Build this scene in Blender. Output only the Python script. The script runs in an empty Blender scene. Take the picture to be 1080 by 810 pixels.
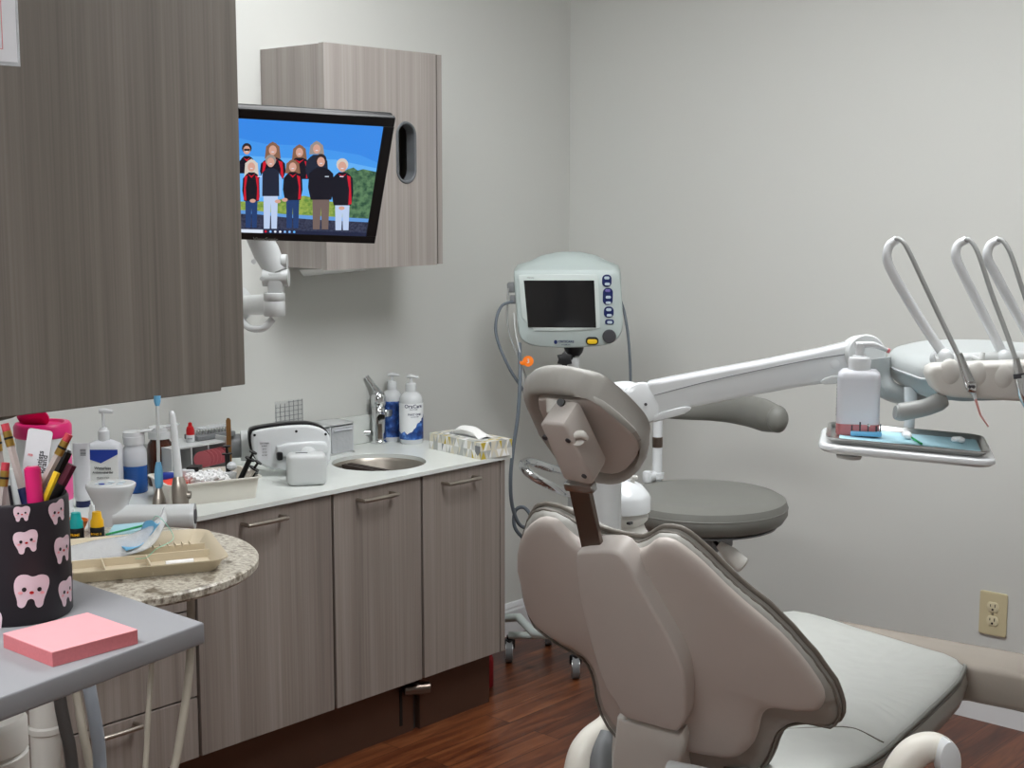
import bpy, bmesh, math, random
from mathutils import Vector, Matrix
random.seed(7)
V=Vector
sc=bpy.context.scene
COL=sc.collection
# ------------------------------------------------------------------ camera
CAM=V((3.07,-3.706,1.444)); PITCH=math.atan(197/1497); YAW=math.radians(41.94); FPX=1497.0
FW=V((-math.sin(YAW)*math.cos(PITCH),math.cos(YAW)*math.cos(PITCH),-math.sin(PITCH)))
RT=V((math.cos(YAW),math.sin(YAW),0)); UP=RT.cross(FW)
cd=bpy.data.cameras.new('camera'); cam=bpy.data.objects.new('camera',cd); COL.objects.link(cam)
cam.matrix_world=Matrix.Translation(CAM)@Matrix((RT,UP,-FW)).transposed().to_4x4()
cd.sensor_width=36; cd.lens=FPX/1080*36; cd.clip_start=0.05; sc.camera=cam
def ray(px,py): return FW+RT*((px-540)/FPX)-UP*((py-405)/FPX)
def on(px,py,ax,v):                      # photo point -> point on a real plane of the room
    r=ray(px,py); return CAM+r*((v-CAM[ax])/r[ax])
def deep(px,py,d): return CAM+ray(px,py)*d
# ------------------------------------------------------------------ materials
def lin(c):
    o=[]
    for x in c[:3]:
        x=x/255; o.append(x/12.92 if x<=.04045 else ((x+.055)/1.055)**2.4)
    return (*o,1)
MATS={}
def pm(name,col,rough=.5,metal=0,bump=None,var=None,trans=0,ior=1.45,coat=0,emis=None,spec=.5,alpha=1,sss=0):
    m=bpy.data.materials.new(name); m.use_nodes=True; nt=m.node_tree; b=nt.nodes['Principled BSDF']
    b.inputs['Base Color'].default_value=lin(col); b.inputs['Roughness'].default_value=rough
    b.inputs['Metallic'].default_value=metal; b.inputs['Transmission Weight'].default_value=trans
    b.inputs['IOR'].default_value=ior; b.inputs['Coat Weight'].default_value=coat; b.inputs['Alpha'].default_value=alpha
    b.inputs['Specular IOR Level'].default_value=spec
    if sss:
        b.inputs['Subsurface Weight'].default_value=sss; b.inputs['Subsurface Radius'].default_value=(.01,.01,.01); b.inputs['Subsurface Scale'].default_value=.5
    tc=nt.nodes.new('ShaderNodeTexCoord')
    if var is None: var=(14,.03)
    nz=nt.nodes.new('ShaderNodeTexNoise'); nz.inputs['Scale'].default_value=var[0]; nz.inputs['Detail'].default_value=4
    nt.links.new(tc.outputs['Object'],nz.inputs['Vector'])
    mx=nt.nodes.new('ShaderNodeMix'); mx.data_type='RGBA'
    c=lin(col); a=var[1]
    mx.inputs[6].default_value=(*[x*(1-a) for x in c[:3]],1); mx.inputs[7].default_value=(*[min(1,x*(1+a)) for x in c[:3]],1)
    nt.links.new(nz.outputs['Fac'],mx.inputs[0]); nt.links.new(mx.outputs[2],b.inputs['Base Color'])
    if emis:
        b.inputs['Emission Strength'].default_value=emis; nt.links.new(mx.outputs[2],b.inputs['Emission Color'])
    if bump:
        n2=nt.nodes.new('ShaderNodeTexNoise'); n2.inputs['Scale'].default_value=bump[0]; n2.inputs['Detail'].default_value=3
        nt.links.new(tc.outputs['Object'],n2.inputs['Vector'])
        bp=nt.nodes.new('ShaderNodeBump'); bp.inputs['Strength'].default_value=bump[1]; bp.inputs['Distance'].default_value=bump[2] if len(bump)>2 else .002
        nt.links.new(n2.outputs['Fac'],bp.inputs['Height']); nt.links.new(bp.outputs['Normal'],b.inputs['Normal'])
    MATS[name]=m; return m
def ramp(nt,fac,stops):
    r=nt.nodes.new('ShaderNodeValToRGB'); e=r.color_ramp.elements
    while len(e)<len(stops): e.new(.5)
    for i,(p,c) in enumerate(stops): e[i].position=p; e[i].color=lin(c)
    nt.links.new(fac,r.inputs[0]); return r.outputs[0]
def wood(name,c0,c1,c2,fine=1.0,lo=.5):
    m=pm(name,c1,.5,spec=.35); nt=m.node_tree; b=nt.nodes['Principled BSDF']
    g=nt.nodes.new('ShaderNodeNewGeometry')
    def strip(sx,sz,det):
        mp=nt.nodes.new('ShaderNodeMapping'); mp.inputs['Scale'].default_value=(sx,sx,sz); nt.links.new(g.outputs['Position'],mp.inputs[0])
        n=nt.nodes.new('ShaderNodeTexNoise'); n.inputs['Scale'].default_value=1; n.inputs['Detail'].default_value=det; n.inputs['Roughness'].default_value=.6
        nt.links.new(mp.outputs[0],n.inputs['Vector']); return n.outputs['Fac']
    a=strip(17*fine,.35,2); f=strip(210*fine,2.2,3); q=strip(60*fine,.8,2)
    m1=nt.nodes.new('ShaderNodeMath'); m1.operation='MULTIPLY_ADD'; m1.inputs[1].default_value=lo; nt.links.new(a,m1.inputs[0])
    m2=nt.nodes.new('ShaderNodeMath'); m2.operation='MULTIPLY_ADD'; m2.inputs[1].default_value=.28; nt.links.new(f,m2.inputs[0])
    m3=nt.nodes.new('ShaderNodeMath'); m3.operation='MULTIPLY'; m3.inputs[1].default_value=.25; nt.links.new(q,m3.inputs[0])
    nt.links.new(m3.outputs[0],m2.inputs[2]); nt.links.new(m2.outputs[0],m1.inputs[2])
    nt.links.new(ramp(nt,m1.outputs[0],[(.30,c0),(.5,c1),(.72,c2)]),b.inputs['Base Color'])
    bp=nt.nodes.new('ShaderNodeBump'); bp.inputs['Strength'].default_value=.08; bp.inputs['Distance'].default_value=.001
    nt.links.new(f,bp.inputs['Height']); nt.links.new(bp.outputs[0],b.inputs['Normal'])
    return m
def floor_mat():
    m=pm('floor_planks',(110,60,35),.32,spec=.5); nt=m.node_tree; b=nt.nodes['Principled BSDF']
    g=nt.nodes.new('ShaderNodeNewGeometry')
    sp=nt.nodes.new('ShaderNodeSeparateXYZ'); nt.links.new(g.outputs['Position'],sp.inputs[0])
    cb=nt.nodes.new('ShaderNodeCombineXYZ'); nt.links.new(sp.outputs['Y'],cb.inputs[0]); nt.links.new(sp.outputs['X'],cb.inputs[1])
    br=nt.nodes.new('ShaderNodeTexBrick'); br.offset=.37; br.inputs['Scale'].default_value=1; br.inputs['Brick Width'].default_value=.9; br.inputs['Row Height'].default_value=.09
    br.inputs['Mortar Size'].default_value=.0012; br.inputs['Mortar Smooth'].default_value=.3
    br.inputs['Color1'].default_value=(0,0,0,1); br.inputs['Color2'].default_value=(1,1,1,1); br.inputs['Mortar'].default_value=(.5,.5,.5,1)
    nt.links.new(cb.outputs[0],br.inputs['Vector'])
    mp=nt.nodes.new('ShaderNodeMapping'); mp.inputs['Scale'].default_value=(3.2,34,1); nt.links.new(cb.outputs[0],mp.inputs[0])
    # each plank shifts the grain
    ad=nt.nodes.new('ShaderNodeVectorMath'); ad.operation='ADD'; nt.links.new(mp.outputs[0],ad.inputs[0])
    sm=nt.nodes.new('ShaderNodeVectorMath'); sm.operation='SCALE'; sm.inputs[3].default_value=9; nt.links.new(br.outputs['Color'],sm.inputs[0]); nt.links.new(sm.outputs[0],ad.inputs[1])
    n=nt.nodes.new('ShaderNodeTexNoise'); n.inputs['Scale'].default_value=1; n.inputs['Detail'].default_value=5; n.inputs['Distortion'].default_value=1.2; nt.links.new(ad.outputs[0],n.inputs['Vector'])
    k=nt.nodes.new('ShaderNodeMath'); k.operation='MULTIPLY_ADD'; k.inputs[1].default_value=.8; nt.links.new(n.outputs['Fac'],k.inputs[0])
    s2=nt.nodes.new('ShaderNodeMath'); s2.operation='MULTIPLY'; s2.inputs[1].default_value=.2; nt.links.new(br.outputs['Color'],s2.inputs[0]); nt.links.new(s2.outputs[0],k.inputs[2])
    col=ramp(nt,k.outputs[0],[(.22,(46,22,11)),(.45,(90,46,25)),(.6,(116,66,38)),(.8,(146,94,60))])
    mx=nt.nodes.new('ShaderNodeMix'); mx.data_type='RGBA'; mx.inputs[7].default_value=lin((36,18,12)); nt.links.new(br.outputs['Fac'],mx.inputs[0]); nt.links.new(col,mx.inputs[6]); nt.links.new(mx.outputs[2],b.inputs['Base Color'])
    bp=nt.nodes.new('ShaderNodeBump'); bp.inputs['Strength'].default_value=.12; bp.inputs['Distance'].default_value=.002; nt.links.new(n.outputs['Fac'],bp.inputs['Height']); nt.links.new(bp.outputs[0],b.inputs['Normal'])
    return m
def granite():
    m=pm('granite',(200,195,180),.35); nt=m.node_tree; b=nt.nodes['Principled BSDF']; tc=nt.nodes.new('ShaderNodeTexCoord')
    n=nt.nodes.new('ShaderNodeTexNoise'); n.inputs['Scale'].default_value=130; n.inputs['Detail'].default_value=5; n.inputs['Roughness'].default_value=.7; nt.links.new(tc.outputs['Object'],n.inputs['Vector'])
    c=ramp(nt,n.outputs['Fac'],[(.32,(92,82,72)),(.42,(160,150,136)),(.5,(188,182,168)),(.64,(214,210,198))])
    n2=nt.nodes.new('ShaderNodeTexNoise'); n2.inputs['Scale'].default_value=38; n2.inputs['Detail'].default_value=6; nt.links.new(tc.outputs['Object'],n2.inputs['Vector'])
    f=ramp(nt,n2.outputs['Fac'],[(.0,(90,78,66)),(.36,(150,140,126)),(.46,(255,255,255))])
    mx=nt.nodes.new('ShaderNodeMix'); mx.data_type='RGBA'; mx.blend_type='MULTIPLY'; mx.inputs[0].default_value=.85; nt.links.new(c,mx.inputs[6]); nt.links.new(f,mx.inputs[7]); nt.links.new(mx.outputs[2],b.inputs['Base Color'])
    return m
def geo_box():                                           # grey / yellow / white triangle print
    m=pm('triangle_print',(225,222,212),.6); nt=m.node_tree; b=nt.nodes['Principled BSDF']; g=nt.nodes.new('ShaderNodeNewGeometry')
    mp=nt.nodes.new('ShaderNodeMapping'); mp.inputs['Scale'].default_value=(1,1,.75); mp.inputs['Rotation'].default_value=(0,.5,.6); nt.links.new(g.outputs['Position'],mp.inputs[0])
    v=nt.nodes.new('ShaderNodeTexVoronoi'); v.feature='F1'; v.distance='MANHATTAN'; v.inputs['Scale'].default_value=48; nt.links.new(mp.outputs[0],v.inputs['Vector'])
    s=nt.nodes.new('ShaderNodeSeparateColor'); nt.links.new(v.outputs['Color'],s.inputs[0])
    r=nt.nodes.new('ShaderNodeValToRGB'); r.color_ramp.interpolation='CONSTANT'; e=r.color_ramp.elements
    st=[(0,(232,230,222)),(.3,(198,198,190)),(.5,(226,224,214)),(.66,(160,164,162)),(.78,(214,210,196)),(.9,(190,172,70))]
    while len(e)<len(st): e.new(.5)
    for i,(p,c) in enumerate(st): e[i].position=p; e[i].color=lin(c)
    nt.links.new(s.outputs[0],r.inputs[0]); nt.links.new(r.outputs[0],b.inputs['Base Color']); return m
# ------------------------------------------------------------------ shapes: each returns (verts, faces)
def box(c,s,bev=0,seg=2,rot=None):
    c=V(c); s=V(s)
    bm=bmesh.new(); bmesh.ops.create_cube(bm,size=1)
    for v in bm.verts: v.co=V((v.co.x*s.x,v.co.y*s.y,v.co.z*s.z))
    if bev: bmesh.ops.bevel(bm,geom=bm.edges[:],offset=min(bev,min(s)*.49),segments=seg,profile=.5,affect='EDGES')
    R=rot.to_3x3() if rot else Matrix.Identity(3)
    bm.verts.index_update(); vs=[R@v.co+c for v in bm.verts]; fs=[[v.index for v in f.verts] for f in bm.faces]; bm.free(); return vs,fs
def bx(a,b,bev=0,seg=2):
    a=V(a);b=V(b); return box((a+b)/2,[abs(b[i]-a[i]) for i in range(3)],bev,seg)
def basis(d):
    d=V(d).normalized(); u=V((0,0,1)) if abs(d.z)<.95 else V((1,0,0)); x=u.cross(d).normalized(); return x,d.cross(x),d
def cyl(p0,p1,r0,r1=None,n=24,cap=True):
    p0=V(p0);p1=V(p1);r1=r0 if r1 is None else r1; x,y,d=basis(p1-p0); vs=[];fs=[]
    for p,r in((p0,r0),(p1,r1)):
        for i in range(n):
            a=2*math.pi*i/n; vs.append(p+x*(r*math.cos(a))+y*(r*math.sin(a)))
    for i in range(n): j=(i+1)%n; fs.append([i,j,n+j,n+i])
    if cap: fs+= [list(range(n))[::-1],list(range(n,2*n))]
    return vs,fs
def lathe(o,prof,n=32,d=(0,0,1),cap=True,sx=1,sy=1):
    o=V(o); x,y,dd=basis(d)
    if V(d)==V((0,0,1)): x,y=V((1,0,0)),V((0,1,0))
    vs=[];fs=[]
    for r,z in prof:
        for i in range(n):
            a=2*math.pi*i/n; vs.append(o+x*(r*sx*math.cos(a))+y*(r*sy*math.sin(a))+dd*z)
    for k in range(len(prof)-1):
        for i in range(n): j=(i+1)%n; fs.append([k*n+i,k*n+j,(k+1)*n+j,(k+1)*n+i])
    if cap:
        if prof[0][0]>1e-6: fs.append(list(range(n))[::-1])
        if prof[-1][0]>1e-6: fs.append(list(range((len(prof)-1)*n,len(prof)*n)))
    return vs,fs
def cat(pts,k=8):
    pts=[V(p) for p in pts]
    if len(pts)<3: return pts
    P=[pts[0]*2-pts[1]]+pts+[pts[-1]*2-pts[-2]]; o=[]
    for i in range(1,len(P)-2):
        for j in range(k):
            t=j/k; a,b,c,d=P[i-1],P[i],P[i+1],P[i+2]
            o.append(.5*((2*b)+(c-a)*t+(2*a-5*b+4*c-d)*t*t+(3*b-a-3*c+d)*t**3))
    o.append(pts[-1]); return o
def tube(pts,r,n=10,k=8,cap=True,flat=1,upv=None):
    """swept tube; r number or list per control point; flat squashes along the second axis"""
    P=cat(pts,k) if k>1 else [V(p) for p in pts]
    if isinstance(r,(list,tuple)):
        m=len(r); R=[]
        for i in range(len(P)):
            t=i/(len(P)-1)*(m-1); a=min(int(t),m-2); R.append(r[a]+(r[a+1]-r[a])*(t-a))
    else: R=[r]*len(P)
    vs=[];fs=[]; t0=(P[1]-P[0]).normalized()
    if upv: u=V(upv); x=(u-t0*u.dot(t0)).normalized()
    else: x=basis(t0)[0]
    for i,p in enumerate(P):
        t=(P[min(i+1,len(P)-1)]-P[max(i-1,0)]).normalized()
        x=(x-t*x.dot(t)).normalized(); y=t.cross(x)
        for j in range(n):
            a=2*math.pi*j/n; vs.append(p+x*(R[i]*math.cos(a))+y*(R[i]*flat*math.sin(a)))
    for i in range(len(P)-1):
        for j in range(n): q=(j+1)%n; fs.append([i*n+j,i*n+q,(i+1)*n+q,(i+1)*n+j])
    if cap: fs+=[list(range(n))[::-1],list(range((len(P)-1)*n,len(P)*n))]
    return vs,fs
def ell(c,r,n=20,m=12):
    c=V(c); r=V((r,r,r)) if not hasattr(r,'__len__') else V(r)
    vs,fs=lathe((0,0,0),[(math.sin(math.pi*i/m),-math.cos(math.pi*i/m)) for i in range(m+1)],n,cap=False)
    return [c+V((v.x*r.x,v.y*r.y,v.z*r.z)) for v in vs],fs
def fr(o,X,Y,Z=None):
    X=V(X).normalized(); Y=V(Y); Y=(Y-X*Y.dot(X)).normalized(); Z=X.cross(Y)
    M=Matrix((X,Y,Z)).transposed().to_4x4(); M.translation=V(o); return M
def xf(g,M): return [M@v for v in g[0]],g[1]
def prism(poly,h0,h1,bev=0,seg=2):
    bm=bmesh.new(); b=[bm.verts.new((p[0],p[1],h0)) for p in poly]; f=bm.faces.new(b)
    r=bmesh.ops.extrude_face_region(bm,geom=[f]); vs=[v for v in r['geom'] if isinstance(v,bmesh.types.BMVert)]
    for v in vs: v.co.z=h1
    bmesh.ops.recalc_face_normals(bm,faces=bm.faces)
    if bev:
        es=[e for e in bm.edges if all(abs(v.co.z-h1)<1e-7 for v in e.verts)]+[e for e in bm.edges if all(abs(v.co.z-h0)<1e-7 for v in e.verts)]
        bmesh.ops.bevel(bm,geom=es,offset=bev,segments=seg,profile=.5,affect='EDGES')
    bmesh.ops.triangulate(bm,faces=[f for f in bm.faces if len(f.verts)>6])
    bm.verts.index_update(); o=([v.co.copy() for v in bm.verts],[[v.index for v in f.verts] for f in bm.faces]); bm.free(); return o
def rrect(w,h,r,n=6,cx=0,cy=0):
    o=[]
    for sx,sy,a0 in((1,1,0),(-1,1,90),(-1,-1,180),(1,-1,270)):
        for i in range(n+1):
            a=math.radians(a0+90*i/n); o.append((cx+sx*(w/2-r)+r*math.cos(a),cy+sy*(h/2-r)+r*math.sin(a)))
    return o
def rings(loops,closed_start=True,closed_end=True):
    n=len(loops[0]); vs=[V(p) for l in loops for p in l]; fs=[]
    for k in range(len(loops)-1):
        for i in range(n): j=(i+1)%n; fs.append([k*n+i,k*n+j,(k+1)*n+j,(k+1)*n+i])
    if closed_start:
        c=len(vs); vs.append(sum((V(p) for p in loops[0]),V((0,0,0)))/n); fs+=[[c,(i+1)%n,i] for i in range(n)]
    if closed_end:
        c=len(vs); vs.append(sum((V(p) for p in loops[-1]),V((0,0,0)))/n); o=(len(loops)-1)*n; fs+=[[c,o+i,o+(i+1)%n] for i in range(n)]
    return vs,fs
def polar(outline,c,N):
    """resample an outline by angle round c"""
    o=[]; m=len(outline)
    for k in range(N):
        a=2*math.pi*k/N; dx,dy=math.cos(a),math.sin(a); best=None
        for i in range(m):
            x1,y1=outline[i][0]-c[0],outline[i][1]-c[1]; x2,y2=outline[(i+1)%m][0]-c[0],outline[(i+1)%m][1]-c[1]
            ex,ey=x2-x1,y2-y1; den=dx*ey-dy*ex
            if abs(den)<1e-12: continue
            t=(x1*ey-y1*ex)/den; s=(x1*dy-y1*dx)/den
            if t>0 and -1e-9<=s<=1+1e-9 and (best is None or t>best): best=t
        o.append(best if best else 0)
    return o
class MB:
    def __init__(s): s.v=[];s.f=[];s.m=[]
    def add(s,g,mi=0):
        o=len(s.v); s.v+=[V(p) for p in g[0]]; s.f+=[[i+o for i in f] for f in g[1]]; s.m+=[mi]*len(g[1]); return s
ORG={}
def obj(name,mb,mats,parent=None,ang=38,origin=None,label=None,cat=None,group=None,kind=None,sub=0,solid=0,bevel=0):
    if isinstance(mb,tuple): g=mb; mb=MB(); mb.add(g)
    if isinstance(mb,list):
        l=mb; mb=MB(); [mb.add(*g) if (len(g)==2 and isinstance(g[1],int)) else mb.add(g) for g in l]
    if parent is not None: org=ORG[parent.name]
    elif origin is not None: org=V(origin)
    else:
        xs=[v.x for v in mb.v];ys=[v.y for v in mb.v];zs=[v.z for v in mb.v]; org=V(((min(xs)+max(xs))/2,(min(ys)+max(ys))/2,min(zs)))
    me=bpy.data.meshes.new(name); me.from_pydata([v-org for v in mb.v],[],mb.f)
    if not isinstance(mats,(list,tuple)): mats=[mats]
    for m in mats: me.materials.append(MATS[m] if isinstance(m,str) else m)
    me.polygons.foreach_set('material_index',mb.m)
    bm=bmesh.new(); bm.from_mesh(me); bmesh.ops.recalc_face_normals(bm,faces=bm.faces); bm.to_mesh(me); bm.free()
    me.shade_smooth(); me.set_sharp_from_angle(angle=math.radians(ang))
    o=bpy.data.objects.new(name,me); COL.objects.link(o); ORG[o.name]=org
    if parent is not None: o.parent=parent
    else: o.location=org
    if solid: md=o.modifiers.new('thickness','SOLIDIFY'); md.thickness=solid; md.offset=0
    if sub: md=o.modifiers.new('smooth','SUBSURF'); md.levels=sub; md.render_levels=sub
    if label: o['label']=label
    if cat: o['category']=cat
    if group: o['group']=group
    if kind: o['kind']=kind
    return o
def thing(name,loc,label,cat,group=None):
    o=bpy.data.objects.new(name,None); COL.objects.link(o); o.location=loc; o.empty_display_size=.05; ORG[o.name]=V(loc)
    o['label']=label; o['category']=cat
    if group: o['group']=group
    return o
def struct(name,mb,m,**k): return obj(name,mb,m,kind='structure',**k)
def dup(o,loc,rot=None,label=None,group=None):
    r=o.copy(); COL.objects.link(r); r.location=loc; ORG[r.name]=V(loc)
    if rot is not None: r.rotation_euler=rot
    if label: r['label']=label
    if group: r['group']=group
    for ch in list(o.children):
        c=ch.copy(); COL.objects.link(c); c.parent=r
        for g in list(ch.children): d=g.copy(); COL.objects.link(d); d.parent=c
    return r
def text(s,size,M,ext=.0003):
    """lettering as real geometry; M maps x right, y up, z out"""
    cu=bpy.data.curves.new('t','FONT'); cu.body=s; cu.size=size; cu.extrude=ext; cu.align_x='CENTER'; cu.align_y='CENTER'; cu.resolution_u=2; cu.offset=size*.012
    o=bpy.data.objects.new('t',cu); COL.objects.link(o); bpy.context.view_layer.update()
    me=o.to_mesh(); g=([M@v.co for v in me.vertices],[list(p.vertices) for p in me.polygons]); o.to_mesh_clear()
    bpy.data.objects.remove(o); bpy.data.curves.remove(cu); return g
# ------------------------------------------------------------------ palette
pm('wall_paint',(211,212,208),.75,bump=(260,.12,.001),var=(3,.012),spec=.3)
pm('ceiling_paint',(235,235,232),.8)
pm('trim_paint',(226,228,230),.45)
pm('white_plastic',(205,208,208),.34); pm('white_gloss',(216,219,221),.18,coat=.3); pm('offwhite_plastic',(226,222,212),.35)
pm('cream_plastic',(218,216,210),.4); pm('chair_shell',(196,187,180),.4,spec=.5); pm('chair_cover',(204,197,191),.42)
pm('upholstery_light',(190,192,188),.5,bump=(7,.45,.02)); pm('upholstery_grey',(168,166,160),.45,bump=(18,.2,.004))
pm('upholstery_dark',(120,114,106),.5,bump=(30,.3,.004)); pm('stool_vinyl',(122,122,117),.42,bump=(12,.15,.004))
pm('steel',(190,190,188),.28,1); pm('brushed_steel',(176,168,158),.38,1); pm('chrome',(222,224,226),.08,1); pm('dark_steel',(120,108,100),.3,1)
pm('black_plastic',(22,22,24),.35); pm('black_gloss',(10,10,12),.12); pm('grey_plastic',(120,122,124),.45); pm('rim_grey',(92,95,98),.4); pm('dark_grey',(64,64,68),.5)
pm('quartz',(222,226,222),.22,var=(30,.03)); pm('edge_shadow',(58,48,44),.7)
pm('toe_metal',(96,72,60),.42,.6); pm('cable_grey',(98,106,114),.5); pm('tube_grey',(150,152,150),.4); pm('hose_beige',(168,160,146),.5); pm('hose_grey',(140,146,154),.45); pm('hose_dark',(66,62,60),.5)
pm('paper',(236,236,234),.8); pm('blue_paper',(168,208,220),.8); pm('pink_paper',(244,168,174),.8,var=(60,.03)); pm('pink_edge',(216,124,130),.8,var=(400,.1))
pm('magenta',(214,34,110),.35); pm('label_pink',(226,90,150),.5); pm('red',(190,22,28),.35); pm('red_liner',(240,78,60),.6); pm('deep_red',(120,10,20),.5)
pm('royal_blue',(30,60,160),.45); pm('navy',(24,34,80),.45); pm('sky_blue',(110,176,216),.4); pm('teal',(20,160,160),.35); pm('amber_yellow',(232,176,20),.35)
pm('orange',(240,130,40),.3,trans=.2); pm('orange_tag',(250,128,20),.45); pm('tan_plastic',(206,193,168),.45); pm('brown_wood',(130,92,48),.5,var=(60,.25)); pm('green',(20,150,80),.5); pm('mint',(140,214,190),.6)
pm('clear',(246,248,248),.06,trans=.95,ior=1.3); pm('clear_frost',(238,240,246),.35,trans=.35,ior=1.3,alpha=.9); pm('clear_film',(240,243,246),.2,trans=.45,ior=1.15,alpha=.7,bump=(70,.6,.004))
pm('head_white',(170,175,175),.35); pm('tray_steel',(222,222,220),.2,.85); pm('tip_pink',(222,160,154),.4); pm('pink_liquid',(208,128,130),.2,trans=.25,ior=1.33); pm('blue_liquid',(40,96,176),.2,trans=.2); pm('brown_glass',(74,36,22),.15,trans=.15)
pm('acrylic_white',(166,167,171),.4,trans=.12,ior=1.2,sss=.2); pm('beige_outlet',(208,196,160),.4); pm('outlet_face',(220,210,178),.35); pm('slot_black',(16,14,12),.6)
pm('monitor_shell',(188,200,198),.4); pm('monitor_light',(206,216,213),.4); pm('vital_screen',(12,11,14),.1); pm('button_navy',(24,38,92),.35); pm('button_lilac',(110,100,170),.4); pm('button_mark',(190,205,215),.5); pm('yellow',(236,196,40),.4)
pm('cotton',(246,246,246),.9); pm('clear_sheet',(235,238,240),.2,alpha=.1); pm('pink_disc',(196,104,112),.4); pm('pencil_tan',(176,164,160),.5); pm('gold',(190,154,80),.3,.9); pm('eraser',(186,62,74),.8); pm('cup_dark',(34,27,34),.42); pm('tooth_pink',(232,206,216),.5); pm('light_lens',(255,252,246),.5)
pm('maroon',(80,16,40),.5); pm('card_white',(214,214,218),.35)
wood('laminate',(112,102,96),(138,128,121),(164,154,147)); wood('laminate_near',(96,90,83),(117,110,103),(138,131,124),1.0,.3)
wood('laminate_pale',(130,122,116),(152,145,140),(174,168,163))
floor_mat(); granite()
# ------------------------------------------------------------------ room
RX,RY,RZ=4.3,-5.4,2.44
struct('floor',bx((-.1,RY-.1,-.05),(RX+.1,.1,0)),'floor_planks')
struct('ceiling',bx((-.1,RY-.1,RZ),(RX+.1,.1,RZ+.05)),'ceiling_paint')
struct('wall_left',bx((-.1,RY,0),(0,0,RZ)),'wall_paint')
struct('wall_back',bx((-.1,0,0),(RX+.1,.1,RZ)),'wall_paint')
struct('wall_right',bx((RX,RY,0),(RX+.1,0,RZ)),'wall_paint')
struct('wall_front',bx((-.1,RY-.1,0),(RX+.1,RY,RZ)),'wall_paint')
def baseb(name,M,L):
    pr=[(0,0),(.014,0),(.014,.082),(.011,.088),(.011,.094),(.006,.106),(0,.108)]
    vs=[];fs=[];n=len(pr)
    for t in(0,L):
        for a,b in pr: vs.append(M@V((t,a,b)))
    for i in range(n): j=(i+1)%n; fs.append([i,j,n+j,n+i])
    fs+=[list(range(n)),list(range(n,2*n))[::-1]]
    struct(name,(vs,fs),'trim_paint',ang=20)
baseb('baseboard_left',fr((0,-.79,0),(0,1,0),(1,0,0)) if 0 else Matrix(((0,1,0,0),(1,0,0,-.79),(0,0,1,0),(0,0,0,1))),.79)
baseb('baseboard_back',Matrix(((1,0,0,.014),(0,-1,0,0),(0,0,1,0),(0,0,0,1))),RX-.014)
# ceiling troffers, plus one added fill panel
LIGHTS=[((1.75,-1.35),(1.2,.6),'recessed ceiling light panel over the dental chair',35),
        ((2.3,-3.9),(1.2,.6),'added fill light panel in the unseen ceiling behind the camera',38),  # unseen panel, added to brighten the walls that face the camera
        ((.62,-1.72),(.5,1.1),'recessed ceiling light panel above the counter',16)]
for (lx,ly),(sx,sy),lab,pw in LIGHTS:
    t=thing('ceiling_light',(lx,ly,RZ-.004),lab,'ceiling light')
    f=MB()
    for a,b in(((-1,-1),(1,-1)),((-1,1),(1,1))): f.add(bx((lx-sx/2-.02,ly+a[1]*sy/2-.012,RZ-.014),(lx+sx/2+.02,ly+a[1]*sy/2+.012,RZ-.0005)))
    for s in(-1,1): f.add(bx((lx+s*sx/2-.012,ly-sy/2,RZ-.014),(lx+s*sx/2+.012,ly+sy/2,RZ-.0005)))
    obj('frame',f,'white_plastic',t)
    m=bpy.data.materials.get('lens%d'%pw) or pm('lens%d'%pw,(249,251,253),.6,emis=pw/(sx*sy)/math.pi)
    obj('diffuser',bx((lx-sx/2+.012,ly-sy/2+.012,RZ-.008),(lx+sx/2-.012,ly+sy/2-.012,RZ-.003)),m,t)
# ------------------------------------------------------------------ wall outlet
t=thing('wall_outlet',on(1048,647,1,-.001),'beige duplex electrical outlet on the wall beyond the dental chair','outlet')
o=ORG[t.name]; M=fr(o,(1,0,0),(0,0,1))            # z out of wall = -y
obj('cover_plate',xf(prism(rrect(.078,.122,.006),0,.006,.002),M),'beige_outlet',t)
for s in(1,-1):
    sk=obj('socket',xf(prism([(.0165*math.cos(a)*1.0,max(-.0135,min(.0135,.0175*math.sin(a)))+s*.0195) for a in [i*math.pi/12 for i in range(24)]],.004,.0085,.0008),M),'outlet_face',t)
    g=MB()
    for dx,h in((-.0065,.007),(.0065,.009)): g.add(xf(box((dx,s*.0195+.004,.0085),(.0022,h,.001)),M))
    g.add(xf(cyl((0,s*.0195-.007,.008),(0,s*.0195-.007,.009),.003,n=12),M)); obj('slots',g,'slot_black',sk)
obj('screw',xf(cyl((0,0,.004),(0,0,.0075),.003,n=12),M),'steel',t)
# ------------------------------------------------------------------ base cabinets
CX=.45; DX=.438; CT=.73; TZ=.163
def handle(parent,y0,y1,z,x=DX,r=.0052):
    pts=[(x-.002,y0,z),(x+.022,y0,z),(x+.030,y0+.008,z),(x+.030,y1-.008,z),(x+.022,y1,z),(x-.002,y1,z)]
    return obj('handle',tube(pts,r,10,k=3),'brushed_steel',parent)
def carc(t,y0,y1,top=.712,bot=TZ):
    c=MB(); c.add(bx((.001,y0+.0015,bot+.001),(DX-.02,y0+.017,top))); c.add(bx((.001,y1-.017,bot+.001),(DX-.02,y1-.0015,top)))
    c.add(bx((.001,y0+.017,bot+.001),(DX-.02,y1-.017,bot+.017))); c.add(bx((.001,y0+.017,bot+.017),(.007,y1-.017,top)))
    obj('carcass',c,'edge_shadow',t)
seg=[(-1.850,-1.443,'base cabinet door left of the sink, beside the round granite table'),(-1.439,-1.134,'middle base cabinet under the sink with one handle at its top'),(-1.130,-.826,'base cabinet nearest the wall corner, under the tissue box')]
hp=[((262,554),(305,547)),((384,529),(421,521)),((474,510),(508,505))]
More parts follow.
